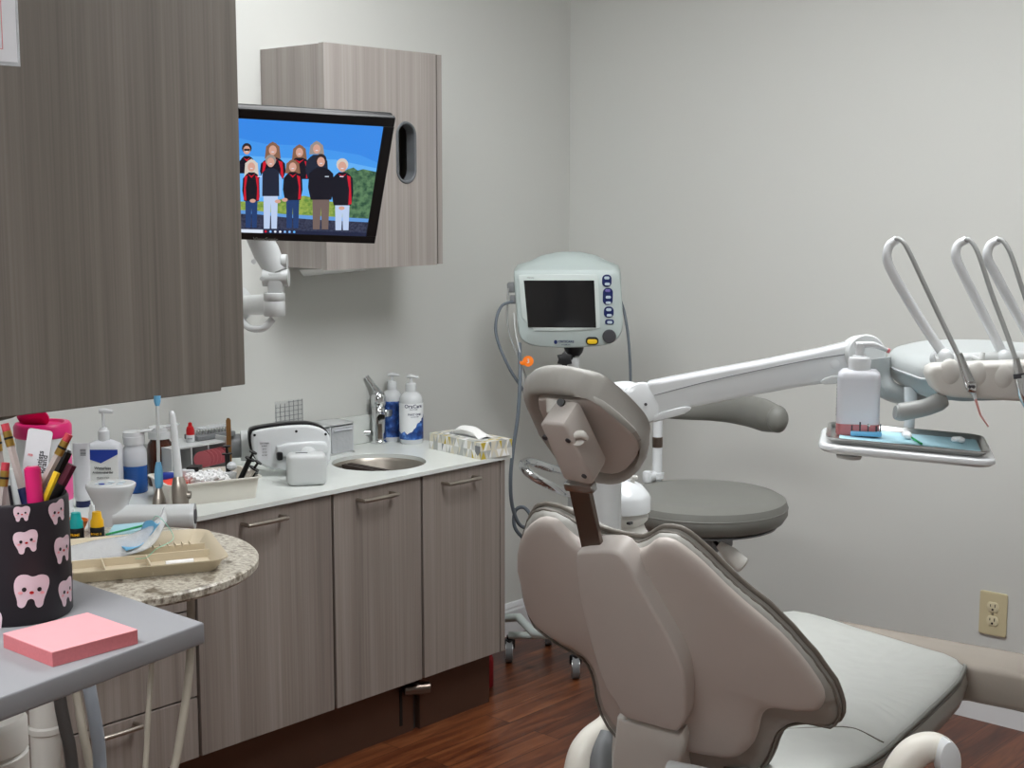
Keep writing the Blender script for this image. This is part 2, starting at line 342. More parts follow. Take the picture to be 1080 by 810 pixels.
for (y0,y1,lab),(ha,hb) in zip(seg,hp):
    t=thing('base_cabinet',(.22,(y0+y1)/2,TZ),lab.replace('base cabinet door','grey wood laminate base cabinet').replace('middle base','middle grey laminate base') ,'cabinet')
    carc(t,y0,y1)
    d=obj('door',bx((DX-.019,y0+.002,TZ),(DX,y1-.002,.714),.0012,1),'laminate',t)
    a=on(*ha,0,DX+.03); b=on(*hb,0,DX+.03); handle(d,a.y+.004,b.y-.004,(a.z+b.z)/2)
obj('end_panel',bx((.001,-.824,TZ-.001),(DX+.0,-.806,.718),.001,1),'laminate',label='grey laminate end panel closing the cabinet run',cat='panel')
# drawer unit further left (below the round table)
t=thing('drawer_cabinet',(.22,-2.22,TZ),'grey laminate drawer cabinet behind the white cart column, left of the base cabinets','cabinet')
carc(t,-2.46,-1.854)
for (z0,z1) in ((TZ,.306),(.310,.512),(.516,.714)):
    d=obj('drawer',bx((DX-.019,-2.458,z0),(DX,-1.856,z1),.0012,1),'laminate',t)
    a=on(105,779,0,DX+.03); b=on(150,768,0,DX+.03)
    zc={TZ:(a.z+b.z)/2}.get(z0,z1-.05); handle(d,a.y,b.y,zc)
# toe kick
obj('toe_kick',bx((.36,-2.46,0),(.381,-1.117,TZ-.002)),'toe_metal',label='long dark bronze metal toe kick panel left of the foot pedal',cat='toe kick')
obj('toe_kick',bx((.365,-1.098,0),(.387,-.818,TZ-.002)),'toe_metal',label='short dark bronze metal toe kick panel at the cabinet end, right of the foot pedal',cat='toe kick')
t=thing('foot_pedal',(.37,-1.107,0),'metal foot pedal of the sink standing out of the toe kick gap','foot pedal')
obj('guide',bx((.366,-1.114,0),(.372,-1.101,.155)),'hose_dark',t)
obj('stem',bx((.372,-1.112,.118),(.40,-1.104,.128)),'dark_steel',t)
obj('knob',cyl((.392,-1.16,.128),(.428,-1.10,.128),.016,n=20),'dark_steel',t)
obj('slot',bx((.3805,-1.168,.025),(.3825,-1.158,.125)),'slot_black',t)
# red floor thing
obj('red_canister',lathe(on(514.5,724,2,0),[(.0,0),(.015,0),(.017,.004),(.017,.085),(.016,.09),(.0135,.095),(.0135,.25),(.01,.256),(0,.256)],24),'deep_red',label='dark red object on the floor behind the end of the toe kick',cat='canister')
# ------------------------------------------------------------------ countertop with sink hole
SK=(on(362,483,2,CT)+on(466,483,2,CT))/2; SR=.128
SK=V((.262,-1.122,CT))
def slab_with_hole(x0,x1,y0,y1,z0,z1,c,r,N=96):
    rect=[(x0,y0),(x1,y0),(x1,y1),(x0,y1)]; po=polar(rect,(c.x,c.y),N)
    out=[]
    for k in range(N):
        a=2*math.pi*k/N; out.append((c.x+po[k]*math.cos(a),c.y+po[k]*math.sin(a)))
    for cor in rect:                      # snap nearest samples to the corners
        i=min(range(N),key=lambda q:(out[q][0]-cor[0])**2+(out[q][1]-cor[1])**2); out[i]=cor
    inn=[(c.x+r*math.cos(2*math.pi*k/N),c.y+r*math.sin(2*math.pi*k/N)) for k in range(N)]
    L=[[V((*p,z1)) for p in inn],[V((*p,z1)) for p in out],[V((*p,z0)) for p in out],[V((*p,z0)) for p in inn],[V((*p,z1)) for p in inn]]
    return rings(L,False,False)
t=thing('countertop',(.225,-1.62,.719),'long white quartz countertop on the grey cabinets','countertop')
obj('slab',[slab_with_hole(.001,CX,-1.5,-.79,.719,CT,SK,SR),bx((.001,-2.46,.719),(CX,-1.5,CT))],'quartz',t)
obj('backsplash',bx((.001,-2.46,CT),(.012,-.915,.814),.0015,1),'quartz',t)
t=thing('sink',(SK.x,SK.y,CT-.13),'round stainless steel sink bowl set under the white countertop','sink')
pr=[(SR+.012,-.0115),(SR-.001,-.0115),(SR-.006,-.02),(SR-.014,-.075),(SR-.035,-.115),(SR-.075,-.127),(.022,-.13),(.022,-.132),(SR-.07,-.131),(SR-.03,-.119),(SR-.010,-.078),(SR-.002,-.021),(SR+.012,-.0125)]
obj('bowl',lathe((SK.x,SK.y,CT),pr,48,cap=False),'brushed_steel',t)
obj('drain',[lathe((SK.x,SK.y,CT-.131),[(.0,.001),(.018,.001),(.022,.003),(.024,.003)],24)],'chrome',t)
# faucet
fb=V((.085,-1.045,CT)); fb=on(400,467,2,CT); 
t=thing('faucet',fb,'chrome sink faucet with raised lever beside the round sink','faucet')
obj('body',lathe(fb,[(.026,0),(.026,.004),(.022,.008),(.021,.012),(.021,.105),(.019,.108)],28),'chrome',t)
obj('cap',lathe(fb+V((0,0,.109)),[(.021,0),(.0235,.006),(.0235,.026),(.018,.036),(0,.039)],28),'chrome',t)
lv=[deep(402,414,3.97),deep(396,403,3.97),deep(389,397.5,3.98)]
tipd=fb+V((0,0,.14))
a=deep(401,418,(fb-CAM).dot(FW)); b=deep(386,397,(fb-CAM).dot(FW)-.02)
obj('lever',tube([a,(a+b)/2+V((0,0,.002)),b],[.014,.0085,.0085],12,k=6),'chrome',t)
sp=V((.8,-.6,0)).normalized(); 
obj('spout',[tube([fb+V((0,0,.085)),fb+sp*.035+V((0,0,.088)),fb+sp*.06+V((0,0,.084))],[.012,.0115,.011],14,k=5),box(fb+V((.012,.022,.088)),(.024,.024,.022),.004)],'chrome',t)
obj('sensor_plate',box(fb+V((.0165,-.0125,.038)),(.012,.012,.045),.003,rot=Matrix.Rotation(math.radians(-37),4,'Z')),'dark_steel',t)
obj('side_knob',[cyl(fb+V((-.022,-.016,.03)),fb+V((-.034,-.034,.03)),.009,n=16)],'chrome',t)
# pump bottles
def pump_bottle(base,r,h,lab,body,labmat,group,tops='white_gloss',dirv=(.7,.7,0)):
    t=thing('pump_bottle',base,lab,'pump bottle',group)
    obj('bottle',lathe(base,[(r*.9,0),(r,.006),(r,h*.80),(r*.93,h*.87),(r*.72,h*.93),(r*.42,h*.965),(r*.40,h)],32),body,t)
    lb=obj('printed_label',lathe(base,[(r+.0006,h*.09),(r+.0006,h*.76)],48,cap=False),labmat,t)
    d=V(dirv).normalized()
    p=obj('pump_cap',[lathe(base+V((0,0,h)),[(r*.46,-.004),(r*.46,.016),(r*.36,.02),(r*.16,.021),(r*.13,.03),(.0,.03)],24),cyl(base+V((0,0,h+.018)),base+V((0,0,h+.034)),.0045,n=12),
        tube([base-d*.012+V((0,0,h+.036)),base-d*.002+V((0,0,h+.039)),base+d*.022+V((0,0,h+.036))],[.007,.011,.006],12,k=5,flat=.55,upv=tuple(V((0,0,1)).cross(d)))],tops,t)
    return t,lb
def label_mat(name,base,mount,dark,hfrac):
    m=pm(name,base,.45); nt=m.node_tree; b=nt.nodes['Principled BSDF']; tc=nt.nodes.new('ShaderNodeTexCoord')
    sp=nt.nodes.new('ShaderNodeSeparateXYZ'); nt.links.new(tc.outputs['Object'],sp.inputs[0])
    n=nt.nodes.new('ShaderNodeTexNoise'); n.inputs['Scale'].default_value=45; n.inputs['Detail'].default_value=6; nt.links.new(tc.outputs['Object'],n.inputs['Vector'])
    # mountain outline: dark where z < slope*side + noise
    a=nt.nodes.new('ShaderNodeMath'); a.operation='MULTIPLY_ADD'; a.inputs[1].default_value=-1.05; nt.links.new(sp.outputs['Y'],a.inputs[0]); nt.links.new(sp.outputs['Z'],a.inputs[2])
    c=nt.nodes.new('ShaderNodeMath'); c.operation='MULTIPLY_ADD'; c.inputs[1].default_value=.05; nt.links.new(n.outputs['Fac'],c.inputs[0]); c.inputs[2].default_value=hfrac
    l=nt.nodes.new('ShaderNodeMath'); l.operation='LESS_THAN'; nt.links.new(a.outputs[0],l.inputs[0]); nt.links.new(c.outputs[0],l.inputs[1])
    cr=ramp(nt,n.outputs['Fac'],[(.35,dark),(.52,mount),(.66,tuple(min(255,x+70) for x in mount))])
    mx=nt.nodes.new('ShaderNodeMix'); mx.data_type='RGBA'; mx.inputs[6].default_value=lin(base); nt.links.new(cr,mx.inputs[7]); nt.links.new(l.outputs[0],mx.inputs[0]); nt.links.new(mx.outputs[2],b.inputs['Base Color']); return m
label_mat('label_mountain',(238,240,242),(40,86,160),(20,44,104),.042); label_mat('label_blue',(20,52,120),(30,70,140),(14,34,84),9)
b2=on(434,467,2,CT); b1=on(414,464.5,2,CT)
_,lb=pump_bottle(b2,.0345,.158,'white pump bottle with a blue mountain on its label, nearer the tissue box','white_gloss','label_mountain','mouth rinse bottles beside the faucet')
md=(V((CAM.x,CAM.y,0))-V((b2.x,b2.y,0))).normalized(); 
def wrap_text(s,size,base,r,z,ang):
    g=text(s,size,Matrix.Identity(4)); o=[]
    for v in g[0]:
        a=ang+v.x/r; rr=r+.0009+v.z; o.append(base+V((rr*math.cos(a),rr*math.sin(a),z+v.y)))
    return o,g[1]
a0=math.atan2(md.y,md.x)
obj('lettering',[wrap_text('OraCare',.0150,b2,.0345,.112,a0+.22),wrap_text('HEALTH RINSE',.0036,b2,.0345,.103,a0+.2),wrap_text('PART ONE',.0085,b2,.0345,.088,a0+.3),wrap_text('CLEANSING RINSE',.003,b2,.0345,.081,a0+.3)],'navy',lb)
pump_bottle(b1,.031,.158,'white pump bottle with an all blue label, standing behind the chrome faucet','white_gloss','label_blue','mouth rinse bottles beside the faucet')
# tissue box
a=on(451,475,2,CT); 
tb0=V((.30,-.985,CT)); bc=V((.391,-.905,CT)); 
pa=on(507,485,2,CT); pb=on(541,478,2,CT); pc=on(453,473,2,CT)
e1=(pb-pa); e2=(pc-pa); e1.z=e2.z=0; wv=e1.length; lv_=e2.length; X=e2.normalized(); Yv=V((-X.y,X.x,0)); 
if Yv.dot(e1)<0: Yv=-Yv
ww=.112; hh=.046
t=thing('tissue_box',pa+X*lv_/2+Yv*ww/2,'flat tissue box with a grey and yellow triangle print, tissue pulled out','tissue box')
M=fr(pa+X*lv_/2+Yv*ww/2,X,Yv)
sgn=1 if M.to_3x3().col[2].z>0 else -1
ct_=obj('carton',xf(box((0,0,sgn*hh/2),(lv_,ww,hh),.0015,1),M),'paper',t)
pm('print_grey',(176,178,174),.6); pm('print_silver',(205,205,198),.6); pm('print_cream',(214,208,188),.6); pm('print_gold',(190,168,58),.6); pm('print_slate',(138,144,146),.6)
random.seed(12)
def tri_face(o,ex,ey,w,h,nx,ny,nz):
    g=MB(); dx=w/nx; dy=h/ny
    for i in range(nx):
        for j in range(ny):
            fl=(i+j)%2; x0,x1=i*dx,(i+1)*dx; y0,y1=j*dy,(j+1)*dy
            ts=[((x0,y0),(x1,y0),((x0+x1)/2,y1)),((x0,y0),((x0+x1)/2,y1),(x0,y1)),((x1,y0),(x1,y1),((x0+x1)/2,y1))]
            if fl: ts=[tuple((a,y0+y1-b) for a,b in tr) for tr in ts]
            for tr in ts:
                c=random.choice([0,0,1,1,1,2,2,2,3,4,5,5,5,0,1,2])
                if c==5: continue
                g.add(([o+ex*a+ey*b+nz*.0004 for a,b in tr],[[0,1,2]]),c)
    return g
Zu=V((0,0,1)); ms=['print_grey','print_silver','print_cream','print_gold','print_slate']
g=tri_face(pa,X,Zu,lv_,hh,12,2,-Yv)
g2=tri_face(pa,Yv,Zu,ww,hh,6,2,-X); g3=tri_face(pa+Zu*hh,X,Yv,lv_,ww,12,5,Zu)
for q in(g2,g3):
    o_=len(g.v); g.v+=q.v; g.f+=[[i+o_ for i in f] for f in q.f]; g.m+=q.m
obj('triangle_print',g,ms,ct_)
def sheet(pts,k,thick=.0006):
    rows=[cat(r,k) for r in pts]; n=len(rows[0]); cols=[cat([r[i] for r in rows],k) for i in range(n)]
    m=len(cols[0]); vs=[V(p) for c in cols for p in c]; fs=[]
    for i in range(n-1):
        for j in range(m-1): fs.append([i*m+j,(i+1)*m+j,(i+1)*m+j+1,i*m+j+1])
    return vs,fs
tc_=ORG[t.name]+V((0,0,hh)); X_=X
obj('slot_film',xf(prism(rrect(lv_*.7,.04,.018),sgn*(hh),sgn*(hh+.0008)),M),'clear_film',t)
T=[]
for j,(dy,dz) in enumerate(((-.012,.001),(-.022,.018),(-.002,.03),(.016,.022),(.03,.003))):
    T.append([tc_+X*(u-.01)+Yv*(dy+random.uniform(-.006,.006))+V((0,0,max(.001,dz*s+random.uniform(-.003,.003)))) for u,s in((.065,.2),(.045,.9),(.01,1.0),(-.025,.7),(-.06,.1))])
obj('tissue',sheet(T,4),'paper',t,solid=.0008)
obj('shield_mark',xf(prism([(-.011,.014),(.011,.014),(.011,-.003),(0,-.014),(-.011,-.003)],0,.0006),fr(pa+X*.012+V((0,0,hh/2))-Yv*.0008,-X,(0,0,1))),'grey_plastic',t)
def dep(p): return (V(p)-CAM).dot(FW)
def st(px,x,z=None,py=480):
    p=on(px,py,0,x); p.z=CT if z is None else z
    for _ in range(4):
        d=V(p)-CAM; dd=d.dot(FW); yy=405-FPX*d.dot(UP)/dd; q=on(px,yy,0,x); p=V((x,q.y,p.z))
    return p
def rad(p,w): return w/2*dep(p)/FPX
def ztop(px,py,x): return on(px,py,0,x).z
# ------------------------------------------------------------------ near overhead cabinet
NX=deep(234,412.2,2.6).x; pr_=on(234,412.2,0,NX); NZ=pr_.z; ny1=pr_.y; ny2=on(259,407,0,NX-.02).y
t=thing('overhead_cabinet',(NX-.17,(ny1-3.0)/2,NZ),'big grey wood laminate overhead cabinet in the left foreground with a paper notice','cabinet')
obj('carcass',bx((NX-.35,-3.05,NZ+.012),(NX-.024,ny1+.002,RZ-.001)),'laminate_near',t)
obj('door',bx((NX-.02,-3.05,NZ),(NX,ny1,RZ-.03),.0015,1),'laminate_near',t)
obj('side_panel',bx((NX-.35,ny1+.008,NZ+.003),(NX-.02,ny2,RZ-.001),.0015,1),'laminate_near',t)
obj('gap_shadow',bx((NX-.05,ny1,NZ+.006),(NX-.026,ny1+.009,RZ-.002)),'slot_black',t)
obj('light_rail',[xf(prism([(0,0),(.34,0),(.30,.012),(.2,.024),(0,.03)],0,.20,.004),Matrix(((0,0,1,NX-.23),(1,0,0,-2.84),(0,-1,0,NZ+.004),(0,0,0,1)))) ],'laminate_near',t)
a=on(0,66,0,NX+.001); b=on(18.5,66,0,NX+.001)
pn=thing('paper_notice',(NX,b.y-.1,b.z),'white paper notice with a pink ruled box in a clear sleeve on the near cabinet','paper')
obj('sleeve',bx((NX+.0002,b.y-.22,b.z-.006),(NX+.0008,b.y+.005,b.z+.31)),'clear_film',pn)
obj('sheet',bx((NX+.0009,b.y-.215,b.z),(NX+.0016,b.y,b.z+.30)),'card_white',pn)
c=on(3.3,52,0,NX+.002); pk=MB()
pk.add(bx((NX+.0016,c.y-.001,c.z),(NX+.002,c.y,c.z+.27))); pk.add(bx((NX+.0016,c.y-.18,c.z),(NX+.002,c.y,c.z+.001))); obj('pink_rule',pk,'pink_edge',pn)
# ------------------------------------------------------------------ far wall cabinet
MX=.261; my0=on(345,285,0,MX).y; my1=on(461,278,0,MX).y; my2=on(467,278,0,MX-.004).y; mz0=1.257; mz1=1.833
t=thing('wall_cabinet',(MX/2,(my0+my1)/2,mz0),'grey wood laminate wall cabinet with an oval cut-out, behind the computer monitor','cabinet')
g=MB()
g.add(bx((.001,my0+.004,mz0+.002),(MX-.019,my0+.022,mz1-.001)));g.add(bx((.001,my2-.018,mz0+.002),(MX-.004,my2,mz1-.001)));g.add(bx((.001,my0+.022,mz0+.002),(MX-.02,my2-.018,mz0+.02)));g.add(bx((.001,my0+.022,mz1-.02),(MX-.02,my2-.018,mz1-.001)));g.add(bx((.001,my0+.022,mz0+.02),(.01,my2-.018,mz1-.02)))
obj('carcass',g,'laminate_pale',t)
oc=on(428.5,161,0,MX); ow=(on(439.3,161,0,MX).y-on(417.8,161,0,MX).y); oh=on(428.5,128,0,MX).z-on(428.5,194,0,MX).z
def stadium(w,h,N,c=(0,0)):
    r=w/2; s=h/2-r; out=[]
    for k in range(N):
        a=2*math.pi*k/N; out.append((c[0]+r*math.cos(a),c[1]+r*math.sin(a)+(s if math.sin(a)>=0 else -s)))
    return out
N=96; rect=[(my0-oc.y,mz0-oc.z),(my1-oc.y,mz0-oc.z),(my1-oc.y,mz1-oc.z),(my0-oc.y,mz1-oc.z)]
po=polar(rect,(0,0),N); out=[(po[k]*math.cos(2*math.pi*k/N),po[k]*math.sin(2*math.pi*k/N)) for k in range(N)]
for cor in rect: i=min(range(N),key=lambda q:(out[q][0]-cor[0])**2+(out[q][1]-cor[1])**2); out[i]=cor
inn=stadium(ow-.006,oh-.006,N)
P=lambda l,x:[V((x,oc.y+p[0],oc.z+p[1])) for p in l]
dr=obj('door',rings([P(inn,MX),P(out,MX),P(out,MX-.018),P(inn,MX-.018),P(inn,MX)],False,False),'laminate_pale',t)
i2=stadium(ow-.016,oh-.016,N); o2=stadium(ow,oh,N); o3=stadium(ow-.004,oh-.004,N)
obj('pull_rim',rings([P(i2,MX-.03),P(i2,MX+.001),P(stadium(ow-.012,oh-.012,N),MX+.003),P(o3,MX+.003),P(o2,MX+.0005),P(inn,MX-.001),P(inn,MX-.03)],False,False),'rim_grey',dr)
# white dispenser bag seen inside
obj('paper_roll',[lathe((MX-.11,oc.y-.002,mz0+.021),[(.035,0),(.058,0),(.058,.36),(.035,.36),(.035,0)],32,cap=False)],'white_plastic',label='white roll standing inside the wall cabinet behind its oval cut-out',cat='roll')
# paper slip under it
a=on(318,288,0,.08); b=on(385,288,0,.08); q=[on(316,287,0,.20),on(379,287.5,0,.2),on(388,294,0,.03),on(321,298,0,.03)]
obj('paper_slip',([V((.20,q[0].y,mz0-.0005)),V((.20,q[1].y,mz0-.0005)),V((.03,on(389,293,0,.03).y,mz0-.022)),V((.03,on(320,298,0,.03).y,mz0-.028))],[[0,1,2,3]]),'paper',solid=.0008,label='white paper slip tucked under the wall cabinet',cat='paper')
# ------------------------------------------------------------------ computer monitor
BR=deep(395.5,257.5,3.30); BL=deep(166,250.5,3.15); ux=(BR-BL).normalized(); best=None
for i in range(2000):
    d=2.9+i*.0004; q=deep(417.5,124.5,d); e=abs((q-BR).normalized().dot(ux))
    if best is None or e<best[0]: best=(e,q)
TR=best[1]; uy=(TR-BR).normalized(); W=(BR-BL).length; Hh=(TR-BR).length; uz=ux.cross(uy)
Mm=fr((BL+BR+uy*Hh*2)/2*1.0-uy*Hh/2,ux,uy)      # centre of front face
if uz.dot(CAM-Mm.translation)<0: raise Exception('flip')
t=thing('computer_monitor',Mm.translation,'black computer monitor showing a group of people outdoors, on a white arm','monitor')
def fr4(w,h,b,bt,z0,z1):
    g=MB(); g.add(box((0,h/2-b/2,(z0+z1)/2),(w,b,z1-z0),.002,1)); g.add(box((0,-h/2+bt/2,(z0+z1)/2),(w,bt,z1-z0),.002,1))
    for s in(-1,1): g.add(box((s*(w/2-b/2),(bt-b)/2,(z0+z1)/2),(b,h-b-bt+.001,z1-z0),.001,1))
    return g
g=fr4(W,Hh,.024,.021,-.012,0); g.v=[Mm@v for v in g.v]; obj('bezel',g,'black_plastic',t)
obj('housing',[xf(box((0,0,-.022),(W-.004,Hh-.004,.02),.006),Mm),xf(box((0,-.02,-.04),(W*.55,Hh*.6,.03),.012),Mm)],'black_plastic',t)
inv=Mm.inverted()
def S(px,py):
    o=inv@CAM; d=(inv.to_3x3()@ray(px,py)); k=-o.z/d.z; p=o+d*k; return (p.x,p.y)
pw,ph=W-.048,Hh-.045; cy=-.0015
scr=MB(); SM=[]; LN=[0]
def smat(n,c,e=1.0,var=None):
    m=bpy.data.materials.new(n); m.use_nodes=True; nt=m.node_tree; b=nt.nodes['Principled BSDF']; b.inputs['Base Color'].default_value=(.01,.01,.01,1); b.inputs['Roughness'].default_value=.25
    b.inputs['Emission Color'].default_value=lin(c); b.inputs['Emission Strength'].default_value=e; SM.append(m)
    if var:
        tc=nt.nodes.new('ShaderNodeTexCoord'); nz=nt.nodes.new('ShaderNodeTexNoise'); nz.inputs['Scale'].default_value=var[0]; nz.inputs['Detail'].default_value=5; nt.links.new(tc.outputs['Object'],nz.inputs['Vector'])
        nt.links.new(ramp(nt,nz.outputs['Fac'],[(.35,c),(.62,var[1])]),b.inputs['Emission Color'])
    return len(SM)-1
cSky=smat('picture_sky',(54,134,226),1); cMid=smat('picture_mid_sky',(66,148,232)); cHaze=smat('picture_low_sky',(96,172,240)); cTree=smat('picture_trees',(44,78,60),1,(90,(92,128,92))); cField=smat('picture_field',(96,134,60),1,(120,(150,170,80)))
cRoad=smat('picture_road',(34,40,62),1,(200,(60,66,88))); cBand=smat('picture_band',(96,150,214)); cBlk=smat('picture_black_jacket',(20,22,34)); cVest=smat('picture_navy_vest',(30,38,56)); cRed=smat('picture_red_panel',(196,28,48)); cShirt=smat('picture_blue_shirt',(130,180,236))
cSkin=smat('picture_skin',(206,158,142)); cHairB=smat('picture_brown_hair',(132,96,76)); cHairL=smat('picture_fair_hair',(206,196,186)); cHairD=smat('picture_dark_hair',(44,36,40)); cJean=smat('picture_jeans',(34,62,110)); cLight=smat('picture_light_trousers',(184,202,232)); cTan=smat('picture_brown_trousers',(112,96,92)); cBar=smat('picture_taskbar',(30,38,64)); cWhite=smat('picture_white',(214,224,240)); cGrey=smat('picture_grey_hair',(150,140,134))
def lay(poly,c,local=False):
    LN[0]+=1; z=.00012*LN[0]*.25
    pts=poly if local else [S(*p) for p in poly]
    x0,x1,y0,y1=-pw/2,pw/2,-ph/2+cy,ph/2+cy
    bm=bmesh.new(); vs=[bm.verts.new((min(max(p[0],x0),x1),min(max(p[1],y0),y1),z)) for p in pts]
    f=bm.faces.new(vs); bmesh.ops.triangulate(bm,faces=[f]); bm.verts.index_update()
    scr.add(([Mm@(v.co+V((0,0,-.002))) for v in bm.verts],[[v.index for v in f.verts] for f in bm.faces]),c); bm.free()
Z=lambda x,y:(250+x/6.754,130+y/6.754)
def zp(pts,c): lay([Z(*p) for p in pts],c)
def ze(cx,cy_,rx,ry,c,n=14): zp([(cx+rx*math.cos(2*math.pi*i/n),cy_+ry*math.sin(2*math.pi*i/n)) for i in range(n)],c)
lay([(-pw/2,-ph/2+cy),(pw/2,-ph/2+cy),(pw/2,ph/2+cy),(-pw/2,ph/2+cy)],cSky,True)
zp([(-400,120),(20,110),(200,150),(420,160),(640,190),(878,230),(1120,290),(1120,640),(-400,640)],cMid)
zp([(-400,230),(20,232),(160,240),(330,250),(700,262),(878,300),(1120,330),(1120,640),(-400,640)],cHaze)
zp([(-400,560),(200,560),(480,520),(660,560),(1120,600),(1120,700),(-400,700)],cField)
zp([(740,360),(790,330),(830,318),(860,340),(900,330),(1000,350),(1120,340),(1120,700),(760,690)],cTree)
zp([(-400,300),(-200,280),(-60,330),(0,420),(10,600),(-400,600)],cTree)
zp([(-400,640),(100,640),(300,660),(1120,700),(1120,800),(-400,800)],cRoad)
zp([(-400,610),(130,625),(330,650),(560,662),(1120,690),(1120,715),(560,690),(330,672),(130,650),(-400,640)],cBand)
def person(cx,hy,hr,sh,top,hem,hair,jack,leg,foot,red=0,longh=0,legw=None,vest=0):
    w=sh*1.0; hr=hr*1.12
    if longh: zp([(cx-hr*1.25,hy-hr*.6),(cx,hy-hr*1.5),(cx+hr*1.25,hy-hr*.6),(cx+hr*1.5,hy+hr*longh),(cx-hr*1.5,hy+hr*longh)],hair)
    if leg is not None:
        lw=w*.66; zp([(cx-lw,hem-8),(cx+lw,hem-8),(cx+lw*.85,foot),(cx+lw*.1,foot),(cx,hem+50),(cx-lw*.15,foot),(cx-lw*.95,foot)],leg)
    zp([(cx-w*.55,top),(cx-w*.3,top-14),(cx+w*.3,top-14),(cx+w*.62,top),(cx+w*.95,top+30),(cx+w*1.0,hem*.6+top*.4),(cx+w*.8,hem),(cx-w*.8,hem),(cx-w*1.0,hem*.6+top*.4),(cx-w*.92,top+30)],jack)
    if vest:
        for s in(-1,1): zp([(cx+s*w*.75,top+20),(cx+s*w*1.05,top+60),(cx+s*w*1.0,hem+10),(cx+s*w*.78,hem+10)],cShirt)
    if red:
        for s in((-1,1) if red==2 else (1,)): zp([(cx+s*w*.42,top+8),(cx+s*w*.75,top+18),(cx+s*w*.85,hem-10),(cx+s*w*.55,hem-4),(cx+s*w*.62,(top+hem)/2)],cRed)
        zp([(cx-w*.4,top-4),(cx,top+12),(cx+w*.4,top-4),(cx,top+26)],cRed)
    ze(cx,hy-hr*.28,hr*1.05,hr*1.1,hair); ze(cx,hy+hr*.12,hr*.74,hr*.92,cSkin)
    ze(cx,hy+hr*.42,hr*.3,hr*.08,cWhite,8)
person(70,190,30,62,250,360,cHairD,cBlk,None,0,1)
zp([(50,184),(92,184),(92,200),(50,200)],cHairD)
person(255,190,34,92,260,400,cHairB,cBlk,None,0,2,longh=1.7)
person(445,205,32,84,262,400,cHairB,cBlk,None,0,2,longh=1.6)
person(568,180,32,80,240,400,cGrey,cVest,None,0,0,longh=1.2)
person(103,308,32,66,365,556,cHairL,cBlk,cJean,745,2,longh=3)
person(240,275,33,78,335,520,cGrey,cVest,cLight,752,0,vest=1)
person(397,308,32,70,362,548,cHairB,cBlk,cJean,748,1,longh=1.4)
person(598,270,34,92,330,545,cHairD,cBlk,cTan,756,0)
person(750,305,36,78,362,585,cHairL,cBlk,cLight,762,1)
for x,y in((112,552),(340,545),(290,556),(745,604)): ze(x,y,22,14,cSkin,8)
for x in(160,640,745): zp([(x-14,376),(x+14,376),(x+14,382),(x-14,382)],cWhite)
zp([(-1200,700),(30,752),(1120,786),(1120,840),(-1200,770)],cBar)
zp([(-120,750),(185,757),(185,782),(-120,776)],cWhite)
for i,x in enumerate((204,238,272,307,341,374,407)): ze(x,770+i*.6,9,9,[cRed,cShirt,cWhite,cWhite,cShirt,cShirt,cHaze][i],8)
so=obj('screen',scr,SM,t)
obj('brand_lettering',text('ViewSonic',.0135,Mm@Matrix.Translation((*S(280,252.3),.0008))),'tube_grey',t)
# ------------------------------------------------------------------ monitor arm
t=thing('monitor_arm',on(262,322,0,.0),'white jointed arm carrying the computer monitor, fixed to the wall','monitor arm')
d0=3.42
obj('lift_arm',[tube([deep(268,240,d0-.02),deep(281,266,d0),deep(292,288,d0)],[.030,.033,.027],16,k=6,flat=.75,upv=tuple(RT)),xf(cyl((0,0,-.031),(0,0,.031),.021,n=28),fr(deep(291,293,d0),FW.cross(RT),FW,RT))],'white_plastic',t)
obj('tilt_head',[tube([deep(276,225,d0-.03),deep(268,248,d0-.01)],[.03,.03],14,k=1),cyl(deep(297,276,d0),deep(303,276,d0),.018)],'white_plastic',t)
obj('fork',[box(deep(291,300,d0),(.036,.036,.06),.006,rot=Matrix.Rotation(YAW,4,'Z')),*[cyl(deep(275.5+q[0],q[1],d0-.045),deep(275.5+q[0],q[1],d0-.02),.006,n=14) for q in((1,294),(-8,276))]],'white_plastic',t)
pc_=deep(289.5,321,d0)
obj('post_joint',lathe(pc_-V((0,0,.028)),[(.0,0),(.0245,0),(.026,.002),(.026,.034),(.0245,.036),(.0245,.037),(.026,.039),(.026,.054),(.0245,.056),(0,.056)],32),'white_plastic',t)
wp=V((.0,-1.62,1.17)); wp=on(255,322,0,.03)
obj('extension_arm',[tube([pc_,(pc_+wp)/2,wp],[.024,.026,.026],16,k=4),lathe(V((.0,wp.y,wp.z)),[(.05,0),(.05,.012),(.03,.02),(.03,.05),(0,.05)],24,d=(1,0,0))],'white_plastic',t)
obj('cable_guide',tube([deep(288,336,d0),deep(278,346,d0),deep(264,346,d0+.02),deep(254,338,d0+.04)],.0085,10),'white_gloss',t)
